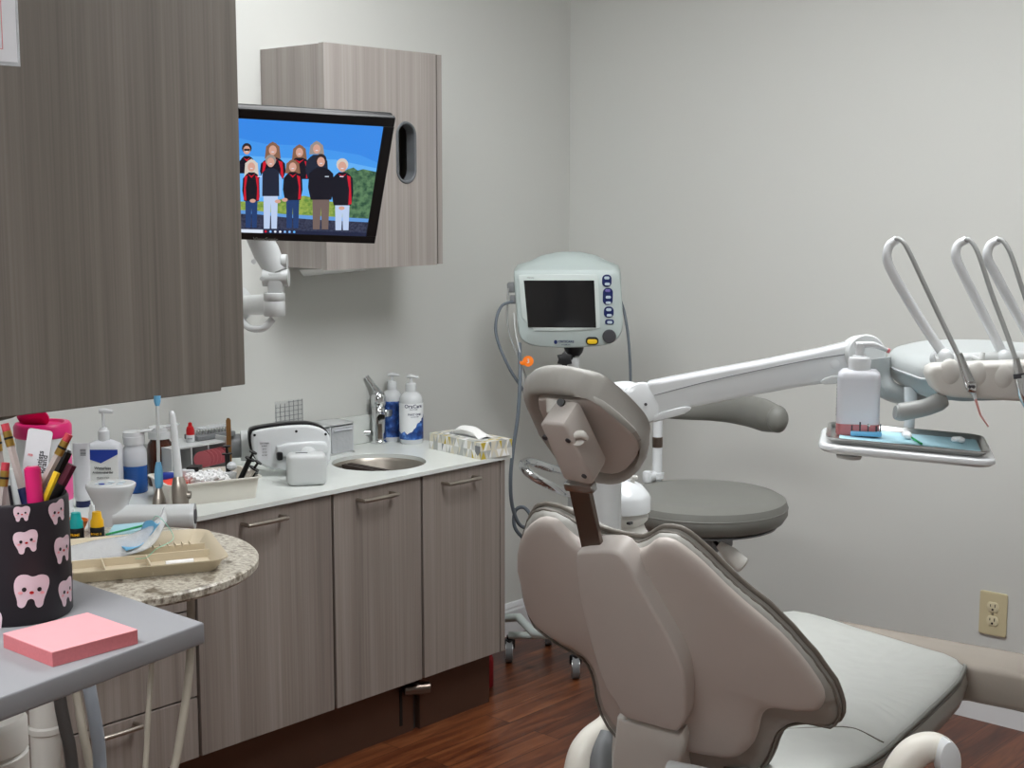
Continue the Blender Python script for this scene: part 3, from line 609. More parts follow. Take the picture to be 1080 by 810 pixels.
# ------------------------------------------------------------------ tilt bin, film grid
b0=st(373.5,.10); y0=st(322,.10).y
t=thing('storage_bin',(.055,(b0.y+y0)/2,CT),'white storage bin with clear fronts against the backsplash, behind the handheld x-ray unit','storage bin')
zt=ztop(373,444.5,.10)
g=MB()
for y in(y0,(y0+b0.y)/2,b0.y-.004): g.add(bx((.014,y,CT),(.1,y+.004,zt)))
g.add(bx((.014,y0,CT),(.1,b0.y,CT+.005))); g.add(bx((.014,y0,zt-.004),(.1,b0.y,zt))); g.add(bx((.014,y0,CT),(.018,b0.y,zt)))
obj('housing',g,'white_plastic',t)
for ya,yb in((y0+.005,(y0+b0.y)/2-.001),((y0+b0.y)/2+.005,b0.y-.005)):
    d=obj('clear_drawer',[bx((.098,ya,CT+.006),(.103,yb,zt-.008),.002),bx((.03,ya,CT+.006),(.098,ya+.002,zt-.03)),bx((.03,yb-.002,CT+.006),(.098,yb,zt-.03)),bx((.03,ya,CT+.006),(.098,yb,CT+.008))],'clear_film',t)
    obj('pull_lip',bx((.102,ya+.006,zt-.02),(.108,yb-.006,zt-.016),.001,1),'clear_frost',d)
g0=on(291,447,0,.004); g1=on(320,446,0,.004); gz=on(305,422,0,.004).z
t=thing('grid_card',((0.003),(g0.y+g1.y)/2,g0.z),'small clear card with a dark printed grid standing against the wall above the x-ray unit','card')
obj('card',bx((.0005,g0.y,.8145),(.003,g1.y,gz)),'clear_sheet',t)
g=MB(); wv_=g1.y-g0.y
for k in range(7):
    y=g0.y+wv_*(.02+.96*k/6); g.add(bx((.003,y-.0008,.816),(.0036,y+.0008,gz-.002-(.006 if k<3 else 0))))
for k in range(5): z=.83+(gz-.835)*k/4; g.add(bx((.003,g0.y+(.0 if k<4 else wv_*.45),z-.0007),(.0036,g1.y-.002,z+.0007)))
obj('grid_print',g,'grey_plastic',t)
# ------------------------------------------------------------------ handheld x-ray unit
xo=st(304,.20); xo=V((.245,xo.y+.01,CT)); dX=dep(xo); 
Xr=V((math.cos(YAW+.25),math.sin(YAW+.25),0)); Nr=V((Xr.y,-Xr.x,0))   # Nr towards camera
Mx=fr(xo,Xr,V((0,0,1))); inx=Mx.inverted()
def XR(px,py,z=0):
    o=inx@CAM; d=inx.to_3x3()@ray(px,py); k=(z-o.z)/d.z; p=o+d*k; return (p.x,p.y)
ol=[(262,453.5),(268,451),(277,449.4),(290,447.5),(304,446),(316,445.4),(326,445.6),(338,448.7),(346.5,455),(349,464),(349,478),(347.5,488),(341,494),(320,496),(291,495.6),(274.5,491.5),(266,483),(262,467)]
pts=[XR(*p) for p in ol]; lo=min(p[1] for p in pts); sc_=lambda k,cx,cy_: [((p[0]-cx)*k+cx,(p[1]-cy_)*k+cy_) for p in pts]
cx=sum(p[0] for p in pts)/len(pts); cyy=sum(p[1] for p in pts)/len(pts)
pts=[(p[0],max(p[1],0.001)) for p in pts]
t=thing('handheld_xray_unit',xo,'white and black handheld x-ray unit lying on its side on the countertop','x-ray unit')
def smooth(pl,it=1):
    for _ in range(it):
        q=[]
        for i in range(len(pl)):
            a,b=pl[i],pl[(i+1)%len(pl)]; q+= [(a[0]*.75+b[0]*.25,a[1]*.75+b[1]*.25),(a[0]*.25+b[0]*.75,a[1]*.25+b[1]*.75)]
        pl=q
    return pl
sp_=smooth(pts)
obj('rear_shell',xf(prism([((p[0]-cx)*.94+cx,p[1]*.94) for p in sp_],-.07,-.012,.01,3),Mx),'white_plastic',t)
obj('trim',xf(prism([((p[0]-cx)*1.0+cx,max(.0005,(p[1]-cyy)*(1.0 if p[1]>cyy else .9)+cyy)) for p in sp_],-.035,-.002,.003),Mx),'black_plastic',t)
fp=[((p[0]-cx)*.97+cx+.003,p[1]*.955+.0005) for p in sp_]
obj('front_shell',xf(prism(fp,-.006,.012,.008,4),Mx),'white_gloss',t)
hpx=[XR(292,468,.02),XR(334,465,.02),XR(346,466,.02),XR(346,480,.02),XR(300,484,.02),XR(292,480,.02)]
obj('handle_boss',xf(prism(smooth(hpx),.008,.026,.008,4),Mx),'white_gloss',t)
g=MB()
for q in((268.5,459),(312.5,455),(343.5,458)): p=XR(*q,.013); g.add(xf(cyl((*p,.008),(*p,.0135),.0035,n=14),Mx))
obj('screws',g,'black_plastic',t)
p=XR(295,481,.026); obj('trigger',xf(box((*p,.024),(.016,.022,.022),.005),Mx),'black_plastic',t)
p=XR(279,475,.013); st_=obj('rating_sticker',xf(box((*p,.0115),(.033,.05,.0015)),Mx),'card_white',t)
obj('sticker_lettering',[xf(text(s,h,Matrix.Translation((p[0],p[1]+dy,.0125))),Mx) for s,h,dy in(('CAUTION',.0052,.018),('X-RAY',.005,.011),('60 kV',.004,.003),('2.5 mA',.004,-.005),('SN 0427',.004,-.013))],'dark_grey',st_)
cn=deep(258,470,dep(xo)+.03); cn2=cn-Xr*.045
obj('cone',[cyl(cn,cn2,.031,.031,32)],'grey_plastic',t); obj('cone_ring',[cyl(cn+Xr*.012,cn-Xr*.010,.040,n=32)],'white_plastic',t)
bb=on(325,513,2,CT); h_=(514-480)/FPX*dep(bb)
obj('battery_housing',box(bb+V((0,0,h_/2))-Nr*.03+V((0,0,0)),(.098,.06,h_),.014,4,rot=Matrix.Rotation(YAW+.2,4,'Z')),'white_plastic',t)
obj('battery_slot',box(bb+V((0,0,h_))-Nr*.028-Xr*.012,(.03,.008,.0015),rot=Matrix.Rotation(YAW+.2,4,'Z')),'black_plastic',t)
obj('grip',tube([bb-Nr*.04+V((0,0,.05)),V(Mx@V((*XR(325,478,.01),.01)))],.022,14,k=1),'white_plastic',t)
p=XR(337,477.5,.026); obj('label_mark',xf(box((*p,.0262),(.019,.004,.001)),Mx),'black_plastic',t)
# ------------------------------------------------------------------ big organiser tub
A=on(181,535,2,CT);B=on(271,525,2,CT);Cc=on(136,526,2,CT)
tw=(B-A).length; td=(Cc-A).length; Xt=(B-A).normalized(); Yt=V((-Xt.y,Xt.x,0)); 
if Yt.dot(Cc-A)<0: Yt=-Yt
td=(Cc-A).dot(Yt); th=.05
Mt=Matrix((Xt,Yt,V((0,0,1)))).transposed().to_4x4(); Mt.translation=A+Xt*tw/2+Yt*td/2
print('TUB',tw,td,A,B,Cc,Xt)
def tub(w,d,h,t_,fl,rb=.012,lip=.007):
    L=lambda ww,dd,z,r:[(p[0],p[1],z) for p in rrect(ww,dd,r)]
    return rings([L(w,d,0,rb),L(w+fl,d+fl,h,rb),L(w+fl+2*lip,d+fl+2*lip,h,rb+lip),L(w+fl+2*lip,d+fl+2*lip,h+.003,rb+lip),L(w+fl-.002,d+fl-.002,h+.003,rb),L(w-2*t_,d-2*t_,t_,rb)],True,True)
tubo=obj('organiser_tub',xf(tub(tw,td,th,.003,.014),Mt),'offwhite_plastic',ang=50,origin=Mt.translation,label='long off-white plastic tub full of dental supplies on the counter',cat='tub')
def T3(x,y,z): return Mt@V((x*tw/2,y*td/2,z))
obj('red_liner',[xf(sheet([[(-.9*tw/2,(-.8+.0)*td/2,.038),(-.3*tw/2,-.8*td/2,.04),(.2*tw/2,-.78*td/2,.03)],[(-.9*tw/2,-.2*td/2,.034),(-.35*tw/2,-.1*td/2,.030),(.2*tw/2,0,.02)],[(-.92*tw/2,.5*td/2,.044),(-.4*tw/2,.45*td/2,.046),(.1*tw/2,.3*td/2,.03)]],5),Mt),xf(box((-.35*tw/2,-.1*td/2,.02),(.9*tw/2,1.2*td/2,.02),.004),Mt)],'red_liner',solid=.001,label='crumpled orange-red liner inside the supply tub',cat='liner')
obj('blue_pouch',xf(box((-.62*tw/2,.74*td/2,.046),(.5*tw/2,.32*td/2,.022),.006,rot=Matrix.Rotation(.1,4,'Y')),Mt),'royal_blue',label='flat blue pouch at the back left end of the supply tub',cat='pouch')
g=MB(); random.seed(3)
for i in range(170):
    x=random.uniform(-.42,.42); y=random.uniform(-.85,.15); c=Mt@V((x*tw/2,y*td/2,.040+random.uniform(0,.014)+.008*(1-abs(x))))
    a=random.uniform(0,6.28); d=V((math.cos(a),math.sin(a),random.uniform(-.5,.5)))*.008
    g.add(cyl(c-d*.8,c+d*.8,.0045,n=8))
obj('cotton_pellets',g,'cotton',kind='stuff',label='heap of white cotton pellets in the supply tub',cat='cotton')
def syringe(x,y,lean,mat,lab,L=.075,r=.0055):
    b=T3(x,y,.012); d=(V((lean[0],lean[1],1))).normalized(); b=b
    t=thing('dispensing_syringe',b,lab,'syringe','dispensing syringes in the tub')
    obj('barrel',cyl(b,b+d*L,r,n=14),mat,t)
    obj('flange',[cyl(b+d*L,b+d*(L+.003),r*2,n=14)],'black_plastic',t)
    obj('plunger',[cyl(b+d*(L+.003),b+d*(L+.018),r*.5,n=10),cyl(b+d*(L+.018),b+d*(L+.021),r*1.5,n=14)],'black_plastic',t)
syringe(.56,-.15,(-.05,-.02),'black_plastic','black dispensing syringe standing upright in the tub',L=.088,r=.0065)
syringe(.66,-.25,(.38,.32),'black_plastic','black dispensing syringe leaning right over the end of the tub',L=.085,r=.0065)
syringe(.62,-.72,(.48,.46),'offwhite_plastic','white barrelled syringe leaning right at the front corner of the tub',L=.07,r=.0065)
syringe(.84,-.66,(.30,.34),'black_plastic','short black syringe with an orange tip mark leaning out of the tub front corner',L=.032,r=.005)
t=thing('mixing_cup',T3(.50,-.5,.03),'small white faceted mixing cup among the tub supplies','cup')
c=T3(.50,-.55,.045); obj('cup',lathe(c,[(.004,-.012),(.011,.0),(.014,.016),(.0125,.016),(.008,.0)],8,cap=False),'white_plastic',t)
c=T3(.60,-.2,.06); t=thing('white_puff',c,'round white faceted knob above the tub end','knob'); obj('puff',[ell(c+V((0,0,.012)),(.013,.013,.011),8,5),cyl(c+V((0,0,-.04)),c+V((0,0,.006)),.003,n=8)],'white_gloss',t)
c=T3(.3,.35,.045); obj('yellow_case',box(c,(.035,.02,.012),.003,rot=Matrix.Rotation(.8,4,'Z')),'yellow',label='small yellow case lying at the back of the tub',cat='case')
c=T3(-.1,.62,.02); t=thing('applicator_box',c,'clear box with a black lid in the middle of the tub','box')
obj('base',box(T3(-.1,.62,.035),(.03,.04,.05),.003,rot=Matrix.Rotation(.7,4,'Z')),'clear_frost',t); obj('lid',box(T3(-.1,.62,.064),(.031,.041,.012),.003,rot=Matrix.Rotation(.7,4,'Z')),'black_plastic',t)
obj('label_box',box(T3(-.28,.5,.054),(.035,.03,.022),.004,rot=Matrix.Rotation(.7,4,'Z')),'white_gloss',label='small white box with red print beside the blue pouch',cat='box')
# ------------------------------------------------------------------ shelf organiser behind the tub
oy0=st(182,.15).y; oy1=st(239.5,.15).y; oz=ztop(225,467,.15)
t=thing('shelf_organiser',(.1,(oy0+oy1)/2,CT),'white two-tier shelf organiser behind the supply tub','organiser')
g=MB()
g.add(bx((.03,oy0,oz-.004),(.15,oy1,oz)));g.add(bx((.03,oy0,CT),(.034,oy1,oz-.004)))
for y in(oy0,oy0+(oy1-oy0)*.35,oy0+(oy1-oy0)*.66): g.add(bx((.034,y,CT),(.15,y+.003,oz-.004)))
g.add(bx((.03,oy1-.004,CT),(.16,oy1,oz+.012))); g.add(bx((.034,oy0,CT),(.15,oy1,CT+.003)))
obj('frame',g,'white_plastic',t)
for i in range(6):
    px=[214,218,222,226,230,233.5][i]; p=st(px,.165-.012*i*.3); z=ztop(px,484-i*.6,.16)
    obj('sanding_disc',xf(cyl((0,0,-.0012),(0,0,.0012),.021,n=28),fr(V((p.x,p.y,z)),V((.5,.4,.1)),V((0,0,1)))),'pink_disc',label='dark pink disc standing in a row of discs inside the shelf organiser',cat='disc',group='pink discs in the shelf organiser')
p=st(201,.10,z=oz+.0005); r=rad(p,9)
t=thing('dropper_bottle',p,'small white dropper bottle with a red cap on top of the shelf organiser','bottle')
obj('bottle',lathe(p,[(r*.95,0),(r,.002),(r,.017),(r*.8,.02)],20),'white_gloss',t); obj('cap',lathe(p+V((0,0,.019)),[(r*.95,0),(r*.95,.012),(r*.75,.02),(r*.5,.022),(r*.42,.03),(0,.032)],20),'red',t)
obj('lettering',wrap_text('BOND',.0042,p,r,.010,a0),'dark_grey',t)
ya=st(205,.09).y; yb=st(245,.09).y; zb=oz
t=thing('bur_block',(.09,(ya+yb)/2,zb),'long dark grey bur holder with a row of silver burs, on the shelf organiser','bur holder')
obj('block',[bx((.05,ya,zb+.0005),(.11,yb,zb+.014),.003)],'grey_plastic',t)
g=MB()
for k in range(13):
    y=ya+.006+(yb-ya-.012)*k/12; g.add(cyl((.075,y,zb+.012),(.075,y,zb+.024),.0016,n=8)); g.add(cyl((.098,y,zb+.012),(.098,y,zb+.02),.0016,n=8))
obj('burs',g,'steel',t); obj('cover',bx((.048,ya+.03,zb+.0245),(.09,yb,zb+.027)),'clear_film',t)
p=st(242.5,.175); zt_=ztop(241,440,.165)
obj('wooden_stick',xf(prism([( -.006,0),(.006,0),(.006,zt_-CT-.006),(.003,zt_-CT),(-.003,zt_-CT),(-.006,zt_-CT-.006)],-.001,.001),fr(p,V((math.cos(YAW),math.sin(YAW),0)),(0,-.0,1))),'brown_wood',label='brown wooden spatula stick standing upright behind the supply tub',cat='stick')
# ------------------------------------------------------------------ bottles at the back
p=st(112,.10); w2=rad(p,36)
t=thing('sanitizer_bottle',p,'clear gel sanitizer pump bottle with a white and blue label','pump bottle')
Mb=fr(p,(math.cos(YAW),math.sin(YAW),0),(math.sin(YAW)*-1,math.cos(YAW),0))
zsh=ztop(113,466,.10)-CT
secs=[]
for z,s in((0,.94),(.004,1),(zsh-.012,1),(zsh-.003,.9),(zsh+.004,.55),(zsh+.006,.42)): secs.append([(q[0],q[1],z) for q in rrect(2*w2*s,.05*s,.018*s)])
obj('bottle',xf(rings(secs),Mb),'clear_frost',t)
lb=obj('printed_label',xf(box((0.002,-.0262,zsh*.47),(2*w2*.9,.0014,zsh*.86),.0004,1),Mb),'paper',t)
lw=2*w2*.9/2; lh=zsh*.86/2; c0=zsh*.47
def lp(poly,m,nm): obj(nm,xf(prism(poly,0,.0006),Mb@Matrix(((1,0,0,.002),(0,0,-1,-.027),(0,1,0,c0),(0,0,0,1)))),m,lb)
lp([(-lw,lh),(lw,lh),(lw,lh*.8),(-lw*.1,lh*.42),(-lw,lh*.62)],'royal_blue','blue_header'); lp([(-lw,-lh),(-lw*.86,-lh),(-lw*.86,-lh*.5),(-lw,-lh*.45)],'royal_blue','blue_tab')
ML=Mb@Matrix(((1,0,0,.002),(0,0,-1,-.0277),(0,1,0,c0),(0,0,0,1)))
obj('lettering',[text('Waterless',.0095,ML@Matrix.Translation((0,lh*.2,0))),text('Antimicrobial Gel',.0068,ML@Matrix.Translation((0,lh*.02,0))),*[text(s,.0036,ML@Matrix.Translation((0,-lh*k,0))) for s,k in(('kills germs on hands',.2),('fast drying formula',.3),('4 fl oz (118 mL)',.62))]],'dark_grey',lb)
zc=p+V((0,0,zsh+.006)); zN=ztop(113,433,.1)
obj('pump_cap',[lathe(zc,[(w2*.33,-.002),(w2*.33,.022),(w2*.24,.025),(w2*.2,.03),(0,.03)],24),cyl(zc+V((0,0,.02)),V((p.x,p.y,zN-.004)),.0035,n=12),tube([V((p.x,p.y,zN))-RT*.009,V((p.x,p.y,zN))+RT*.006,V((p.x,p.y,zN-.002))+RT*.024],[.006,.006,.004],10,k=4,flat=.6,upv=tuple(RT.cross(FW)))],'white_gloss',t)
# blue jar, brown jar
def jar(px,w,pytop,X,body,liq,lab,lidf=True,col='white_gloss'):
    p=st(px,X); r=rad(p,w); H=ztop(px,pytop,X)-CT
    t=thing('supply_jar',p,lab,'jar')
    obj('jar',lathe(p,[(r*.93,0),(r,.005),(r,H*.58),(r*.93,H*.66),(r*.72,H*.72),(r*.72,H*.76)],28),body,t)
    if liq: obj('liquid',lathe(p,[(r*.95,.001),(r*1.006,.005),(r*1.006,H*.42),(r*.9,H*.421)],28,cap=False),liq,t)
    l=obj('lid',lathe(p,[(r*.74,H*.74),(r*.86,H*.745),(r*.88,H*.86),(r*.8,H*.88),(0,H*.88)],28),col,t)
    obj('flip_cap',[cyl(p+V((0,0,H*.87)),p+V((0,0,H*.93)),r*.86,r*.84,28),box(p+V((0,0,H*.945))+RT*(r*.95),(r*1.1,r*1.1,.005),.0022,rot=Matrix.Rotation(YAW,4,'Z')@Matrix.Rotation(-.12,4,'Y'))],col,l)
jar(143,26,450,.11,'clear_frost','blue_liquid','round clear jar half filled with blue liquid under a white lid')
jar(170,27,445,.08,'brown_glass',None,'brown glass jar with a white flip lid beside the blue jar')
# toothpaste tube upside down on its cap
p=st(88,.16); r=rad(p,17)
t=thing('paste_tube',p,'squeezed white and clear paste tube standing on its navy cap','tube')
obj('cap',lathe(p,[(r*.85,0),(r*.9,.002),(r*.85,.014),(0,.0145)],24),'navy',t)
zt_=ztop(88,467,.16); secs=[]
Mq=fr(p,RT,V((-RT.y,RT.x,0)))
for z,a_,b_ in((.015,.9,.9),(.02,1,1),(.035,1.03,.8),(.055,1.0,.45),(zt_-CT-.006,1.05,.12),(zt_-CT,1.05,.10)):
    secs.append([(r*a_*math.cos(k*math.pi/12),r*b_*math.sin(k*math.pi/12),z) for k in range(24)])
tbb=obj('tube_body',xf(rings(secs),Mq),'card_white',t)
obj('barcode',[xf(box((r*.35+k*.0,-r*.32-.002,zt_-CT-.014-k*.0032),(r*.7,.0012,.0014)),Mq) for k in range(5)],'dark_grey',tbb)
# wipes canister
p=st(49,.185); r=rad(p,60)*.93; H=ztop(49,455,.2)-CT
t=thing('wipes_canister',p,'white wipes canister with a bright pink lid flipped open, behind the pencil cup','canister')
obj('canister',lathe(p,[(r*.97,0),(r,.006),(r,H-.01),(r*.97,H-.004),(r*.9,H)],40),'white_gloss',t)
ld=obj('lid',lathe(p+V((0,0,H-.012)),[(r*1.01,0),(r*1.05,.003),(r*1.05,.024),(r*.98,.031),(r*.80,.032),(r*.74,.026),(r*.3,.024),(0,.024)],40),'magenta',t)
obj('lid_flap',[xf(prism([(r*.6*math.cos(k*.262),r*.55*math.sin(k*.262)) for k in range(24)],0,.004,.001),fr(p+V((0,0,H+.032))-RT*.02,RT,(V((0,0,1))*.75-FW*.6)))],'magenta',ld)
def arc_label(a1,a2,z1,z2,m,nm,par,rr=None,base=None):
    R=(rr or r)+.0006; B=base or p; n=14; vs=[];fs=[]
    for k in range(n+1):
        a=a1+(a2-a1)*k/n
        for z in(z1,z2): vs.append(B+V((R*math.cos(a),R*math.sin(a),z)))
    for k in range(n): fs.append([2*k,2*k+2,2*k+3,2*k+1])
    return obj(nm,(vs,fs),m,par)
ac=math.atan2(CAM.y-p.y,CAM.x-p.x)
arc_label(ac+.45,ac+1.5,H*.2,H*.72,'label_pink','pink_label',t); 
obj('red_rules',[wrap_text('______',.012,p,r,H*.66,ac-.45),wrap_text('______',.012,p,r,H*.55,ac-.45)],'label_pink',t)
# ------------------------------------------------------------------ round granite table on its pole
GZ=.90
gc=on(108,592,2,GZ); GR=.232
t=t_table=thing('round_table',(gc.x,gc.y,0),'round granite-look table top with the dental tray on it, in the left foreground','table')
obj('table_top',lathe((gc.x,gc.y,GZ),[(0,-.016),(GR-.004,-.016),(GR,-.012),(GR,-.003),(GR-.003,0),(0,0)],72,cap=False),'granite',t)
pp=deep(45,700,2.02); 
obj('pole',[cyl((pp.x,pp.y,.02),(pp.x,pp.y,GZ-.016),.0215,n=28),lathe((pp.x,pp.y,0),[(.0,0),(.17,0),(.17,.012),(.03,.03),(0,.03)],40),lathe((pp.x,pp.y,on(45,768,1,pp.y).z-.004),[(.0215,0),(.024,.002),(.024,.01),(.0215,.013)],28,cap=False),lathe((pp.x,pp.y,GZ-.05),[(.0215,0),(.05,.03),(.06,.034),(0,.034)],28)],'cream_plastic',t)
# hoses hanging under the table
def hose(lab,pts,r,m,name='hose',group=None):
    pts=pts+[V((pts[-1].x,pts[-1].y,.006))]
    return obj(name,tube(pts,r,10,k=7),m,label=lab,cat='hose',group=group)
hose('thin beige hose hanging under the round table, further from its rim',[deep(163,628,2.12),deep(161,680,2.1),deep(158,730,2.08),deep(155,780,2.06),deep(152,900,2.04)],.0042,'hose_beige')
hose('thick beige hose hanging below the right rim of the round table',[deep(201,620,2.14),deep(201,680,2.12),deep(197,730,2.10),deep(188,790,2.08),deep(172,900,2.06)],.0062,'hose_beige')
hose('dark grey hose with a thicker sleeve beside the cream table pole',[deep(58,700,1.9),deep(64,742,1.9),deep(69,768,1.9),deep(75,800,1.9),deep(82,900,1.9)],.0085,'hose_dark')
hose('brown-grey hose between the dark hose and the light grey hose',[deep(74,700,1.93),deep(82,740,1.93),deep(88,775,1.92),deep(95,810,1.92),deep(108,900,1.92)],.0062,'hose_beige')
hose('light grey hose under the translucent shelf, nearest the drawer handle',[deep(88,690,1.75),deep(95,730,1.75),deep(101,765,1.75),deep(105,800,1.75),deep(108,900,1.75)],.0082,'hose_grey')
# tray
rz=GZ+.020
a=on(75,605,2,rz); b=on(222,591.5,2,rz); c=on(238,581,2,rz); d=on(209,558,2,rz)
X=(b-a).normalized(); Y=V((-X.y,X.x,0)); Y=Y if Y.dot(d-a)>0 else -Y
xr=(c-a).dot(X); dp=(d-a).dot(Y); L_=.335
Mt2=Matrix((X,Y,V((0,0,1)))).transposed().to_4x4(); Mt2.translation=V(((a+X*(xr-L_/2)+Y*dp/2).xy.to_tuple()+(GZ,)))
print('TRAY',xr,dp)
t=thing('instrument_tray',Mt2.translation,'beige divided instrument tray on the round granite table','tray')
hW=L_/2-.008; hD=dp/2-.006
def rl(w,d_,z,r): return [(p[0],p[1],z) for p in rrect(w,d_,r)]
obj('tray',xf(rings([rl(2*hW-.02,2*hD-.02,0.0005,.016),rl(2*hW,2*hD,.016,.022),rl(2*hW+.014,2*hD+.014,.0195,.028),rl(2*hW+.014,2*hD+.014,.021,.028),rl(2*hW-.002,2*hD-.002,.0185,.021),rl(2*hW-.026,2*hD-.026,.003,.014)]),Mt2),'tan_plastic',t,ang=50)
g=MB()
g.add(box((.0,-.012,.009),(2*hW-.02,.002,.012))); g.add(box((hW*.35,-hD*.55,.009),(.002,hD*.8,.012))); g.add(box((-hW*.05,-hD*.5,.009),(.002,hD*.86,.012))); g.add(box((.0,hD*.30,.009),(2*hW-.02,.002,.012)))
for k in range(6): g.add(box((hW*.45+k*.011,hD*.30,.016),(.0012,.016,.006)))
g.v=[Mt2@v for v in g.v]; obj('dividers',g,'tan_plastic',t)
def TR3(x,y,z): return Mt2@V((x,y,z))
g=MB()
for k in range(4): g.add(cyl(TR3(hW*.52+k*.010,-hD*.52,.008),TR3(hW*.52+k*.010+.007,-hD*.52,.008),.0045,n=12))
g.add(cyl(TR3(hW*.50,-hD*.52,.008),TR3(hW*.50+.04,-hD*.5,.008),.0042,n=12))
obj('cotton_roll',g,'cotton',label='white cotton roll in the front right compartment of the beige tray',cat='cotton roll')
obj('floss_loop',tube([TR3(hW*.25,-.02,.012),TR3(hW*.33,-.05,.02),TR3(hW*.42,-.045,.03),TR3(hW*.62,.0,.035),TR3(hW*.5,.045,.06),TR3(hW*.42,.05,.02)],.0005,6),'mint',label='thin green floss thread looping over the beige tray',cat='floss')
# plastic pouch lying on the tray
rows=[]; 
px_rows=[[(62,580),(100,571),(135,566),(165,556),(172,541)],[(62,590),(100,581),(140,575),(166,562),(174,545)],[(62,598),(100,592),(140,584),(162,574),(176,549)]]
D0=[[2.17,2.2,2.22,2.22,2.21],[2.12,2.15,2.17,2.18,2.2],[2.08,2.10,2.12,2.15,2.19]]
rows=[[deep(x,y,D0[i][j]) for j,(x,y) in enumerate(r)] for i,r in enumerate(px_rows)]
random.seed(5); rows[1]=[p+V((0,0,.010+random.uniform(-.010,.010))) for p in rows[1]]; rows[0]=[p+V((0,0,random.uniform(-.006,.006))) for p in rows[0]]
obj('barrier_pouch',sheet(rows,6),'clear_film',solid=.0015,label='crumpled clear plastic pouch with a blue end lying across the beige tray',cat='pouch')
bl=[[deep(131,572,2.21),deep(150,568,2.22),deep(158,552,2.22),deep(166,548,2.21)],[deep(135,577,2.17),deep(152,575,2.19),deep(160,566,2.2),deep(172,552,2.2)],[deep(140,580,2.15),deep(154,578,2.17),deep(163,568,2.19),deep(175,550,2.19)]]
bl=[[p-FW*.035+V((0,0,.004+random.uniform(-.003,.004))) for p in r] for r in bl]
obj('blue_wrap',sheet(bl,6),'sky_blue',solid=.001,label='crumpled translucent blue wrap at the right end of the plastic pouch',cat='wrap')
# little bottles behind the tray
def drop(px,w,pyt,D,capm,lab,body='black_plastic',z0=GZ):
    p=on(px,572,2,z0); 
    for yy in range(540,620):
        q=on(px,yy,2,z0)
        if dep(q)<=D: p=q; break
    r=rad(p,w); H=on(px,pyt,1,p.y).z-z0
    tt=thing('dropper_bottle',p,lab,'bottle')
    obj('bottle',lathe(p,[(r*.9,0),(r,.002),(r,H*.42),(r*.85,H*.5)],22),body,tt); obj('cap',lathe(p+V((0,0,H*.47)),[(r*.93,0),(r*.9,H*.22),(r*.72,H*.3),(r*.6,H*.53),(0,H*.53)],22),capm,tt)
    return p,r,H
p,r_,H=drop(81,16,541,2.27,'teal','small black bottle with a teal cap behind the beige tray'); obj('lettering',wrap_text('PRIME',.0055,p,r_,H*.25,a0),'amber_yellow',bpy.data.objects[[o.name for o in bpy.data.objects if o.name.startswith('dropper_bottle')][-1]])
p,r_,H=drop(103,15,540,2.28,'amber_yellow','small black bottle with a yellow cap behind the beige tray'); obj('lettering',wrap_text('BOND 2',.0045,p,r_,H*.25,a0),'amber_yellow',bpy.data.objects[[o.name for o in bpy.data.objects if o.name.startswith('dropper_bottle')][-1]])
drop(98,9,533,2.33,'white_gloss','small white tipped bottle between the teal and yellow capped bottles',body='white_gloss')
p=on(80,566,2,GZ); p=on(78,560,2,GZ)
obj('orange_dish',lathe(p,[(.016,0),(.024,.018),(.0225,.018),(.0145,.002),(0,.002)],28),'orange',label='small orange dish behind the teal capped bottle',cat='dish')
q=[on(112,567,2,GZ+.004),on(150,560,2,GZ+.004),on(160,551.5,2,GZ+.004),on(120,555,2,GZ+.004)]
def quadslab(q,h,m,nm,lab,cat):
    vs=[V(p) for p in q]+[V(p)+V((0,0,h)) for p in q]; return obj(nm,(vs,[[0,1,2,3],[4,5,6,7],[0,1,5,4],[1,2,6,5],[2,3,7,6],[3,0,4,7]]),m,label=lab,cat=cat)
q=[V((p.x,p.y,GZ+.0005)) for p in q]
quadslab(q,.006,'blue_paper','paper_stack','light blue paper mask stack behind the beige tray','paper')
ga=(q[0]+q[1])/2; 
obj('green_strip',tube([q[0]+V((0,0,.0085)),q[1]*.6+q[2]*.4+V((0,0,.0085))],.0016,8,k=1),'green',label='thin green strip on the light blue papers',cat='strip')
# ------------------------------------------------------------------ assistant arm with control head
D1=2.44
hc=deep(117,519,D1)
ax1=deep(121,546,D1); ax2=deep(204,544.5,D1+.01); rt_=t_table
t=obj('assistant_arm',[cyl(ax1,ax2,.0215,n=28),tube([ax1,V((ax1.x,ax1.y,GZ-.06)),V((pp.x,pp.y,GZ-.07))],.012,12,k=1)],'white_plastic',rt_)
obj('end_ring',[cyl(ax2-(ax2-ax1).normalized()*.004,ax2+(ax2-ax1).normalized()*.003,.0225,n=28),],'white_gloss',t)
obj('end_socket',[cyl(ax2,ax2+(ax2-ax1).normalized()*.0045,.013,n=24)],'dark_grey',t)
nk=V((hc.x,hc.y,hc.z))
Mh=fr(hc+V((0,0,.014)),RT*1.0,V((-RT.y,RT.x,0))*1.0+V((0,0,.0)))
el=lambda a_,b_,z,n=36,ox=0: [(ox+a_*math.copysign(abs(math.cos(2*math.pi*k/n))**.8,math.cos(2*math.pi*k/n)),b_*math.copysign(abs(math.sin(2*math.pi*k/n))**.8,math.sin(2*math.pi*k/n)),z) for k in range(n)]
obj('control_head',xf(rings([el(.031,.026,-.085),el(.031,.026,-.052),el(.029,.025,-.044),el(.028,.025,-.036),el(.033,.028,-.024),el(.039,.032,-.010),el(.0415,.034,-.004),el(.0415,.034,.0),el(.039,.032,.002)]),Mh),'white_gloss',t)
g=MB()
for k in range(3):
    for s in(-1,1): g.add(xf(prism([(.018*(k-1)+.006*math.cos(a*.5),.008*s*-1-.002+.004*math.sin(a*.5)) for a in range(12)],.002,.0028),Mh))
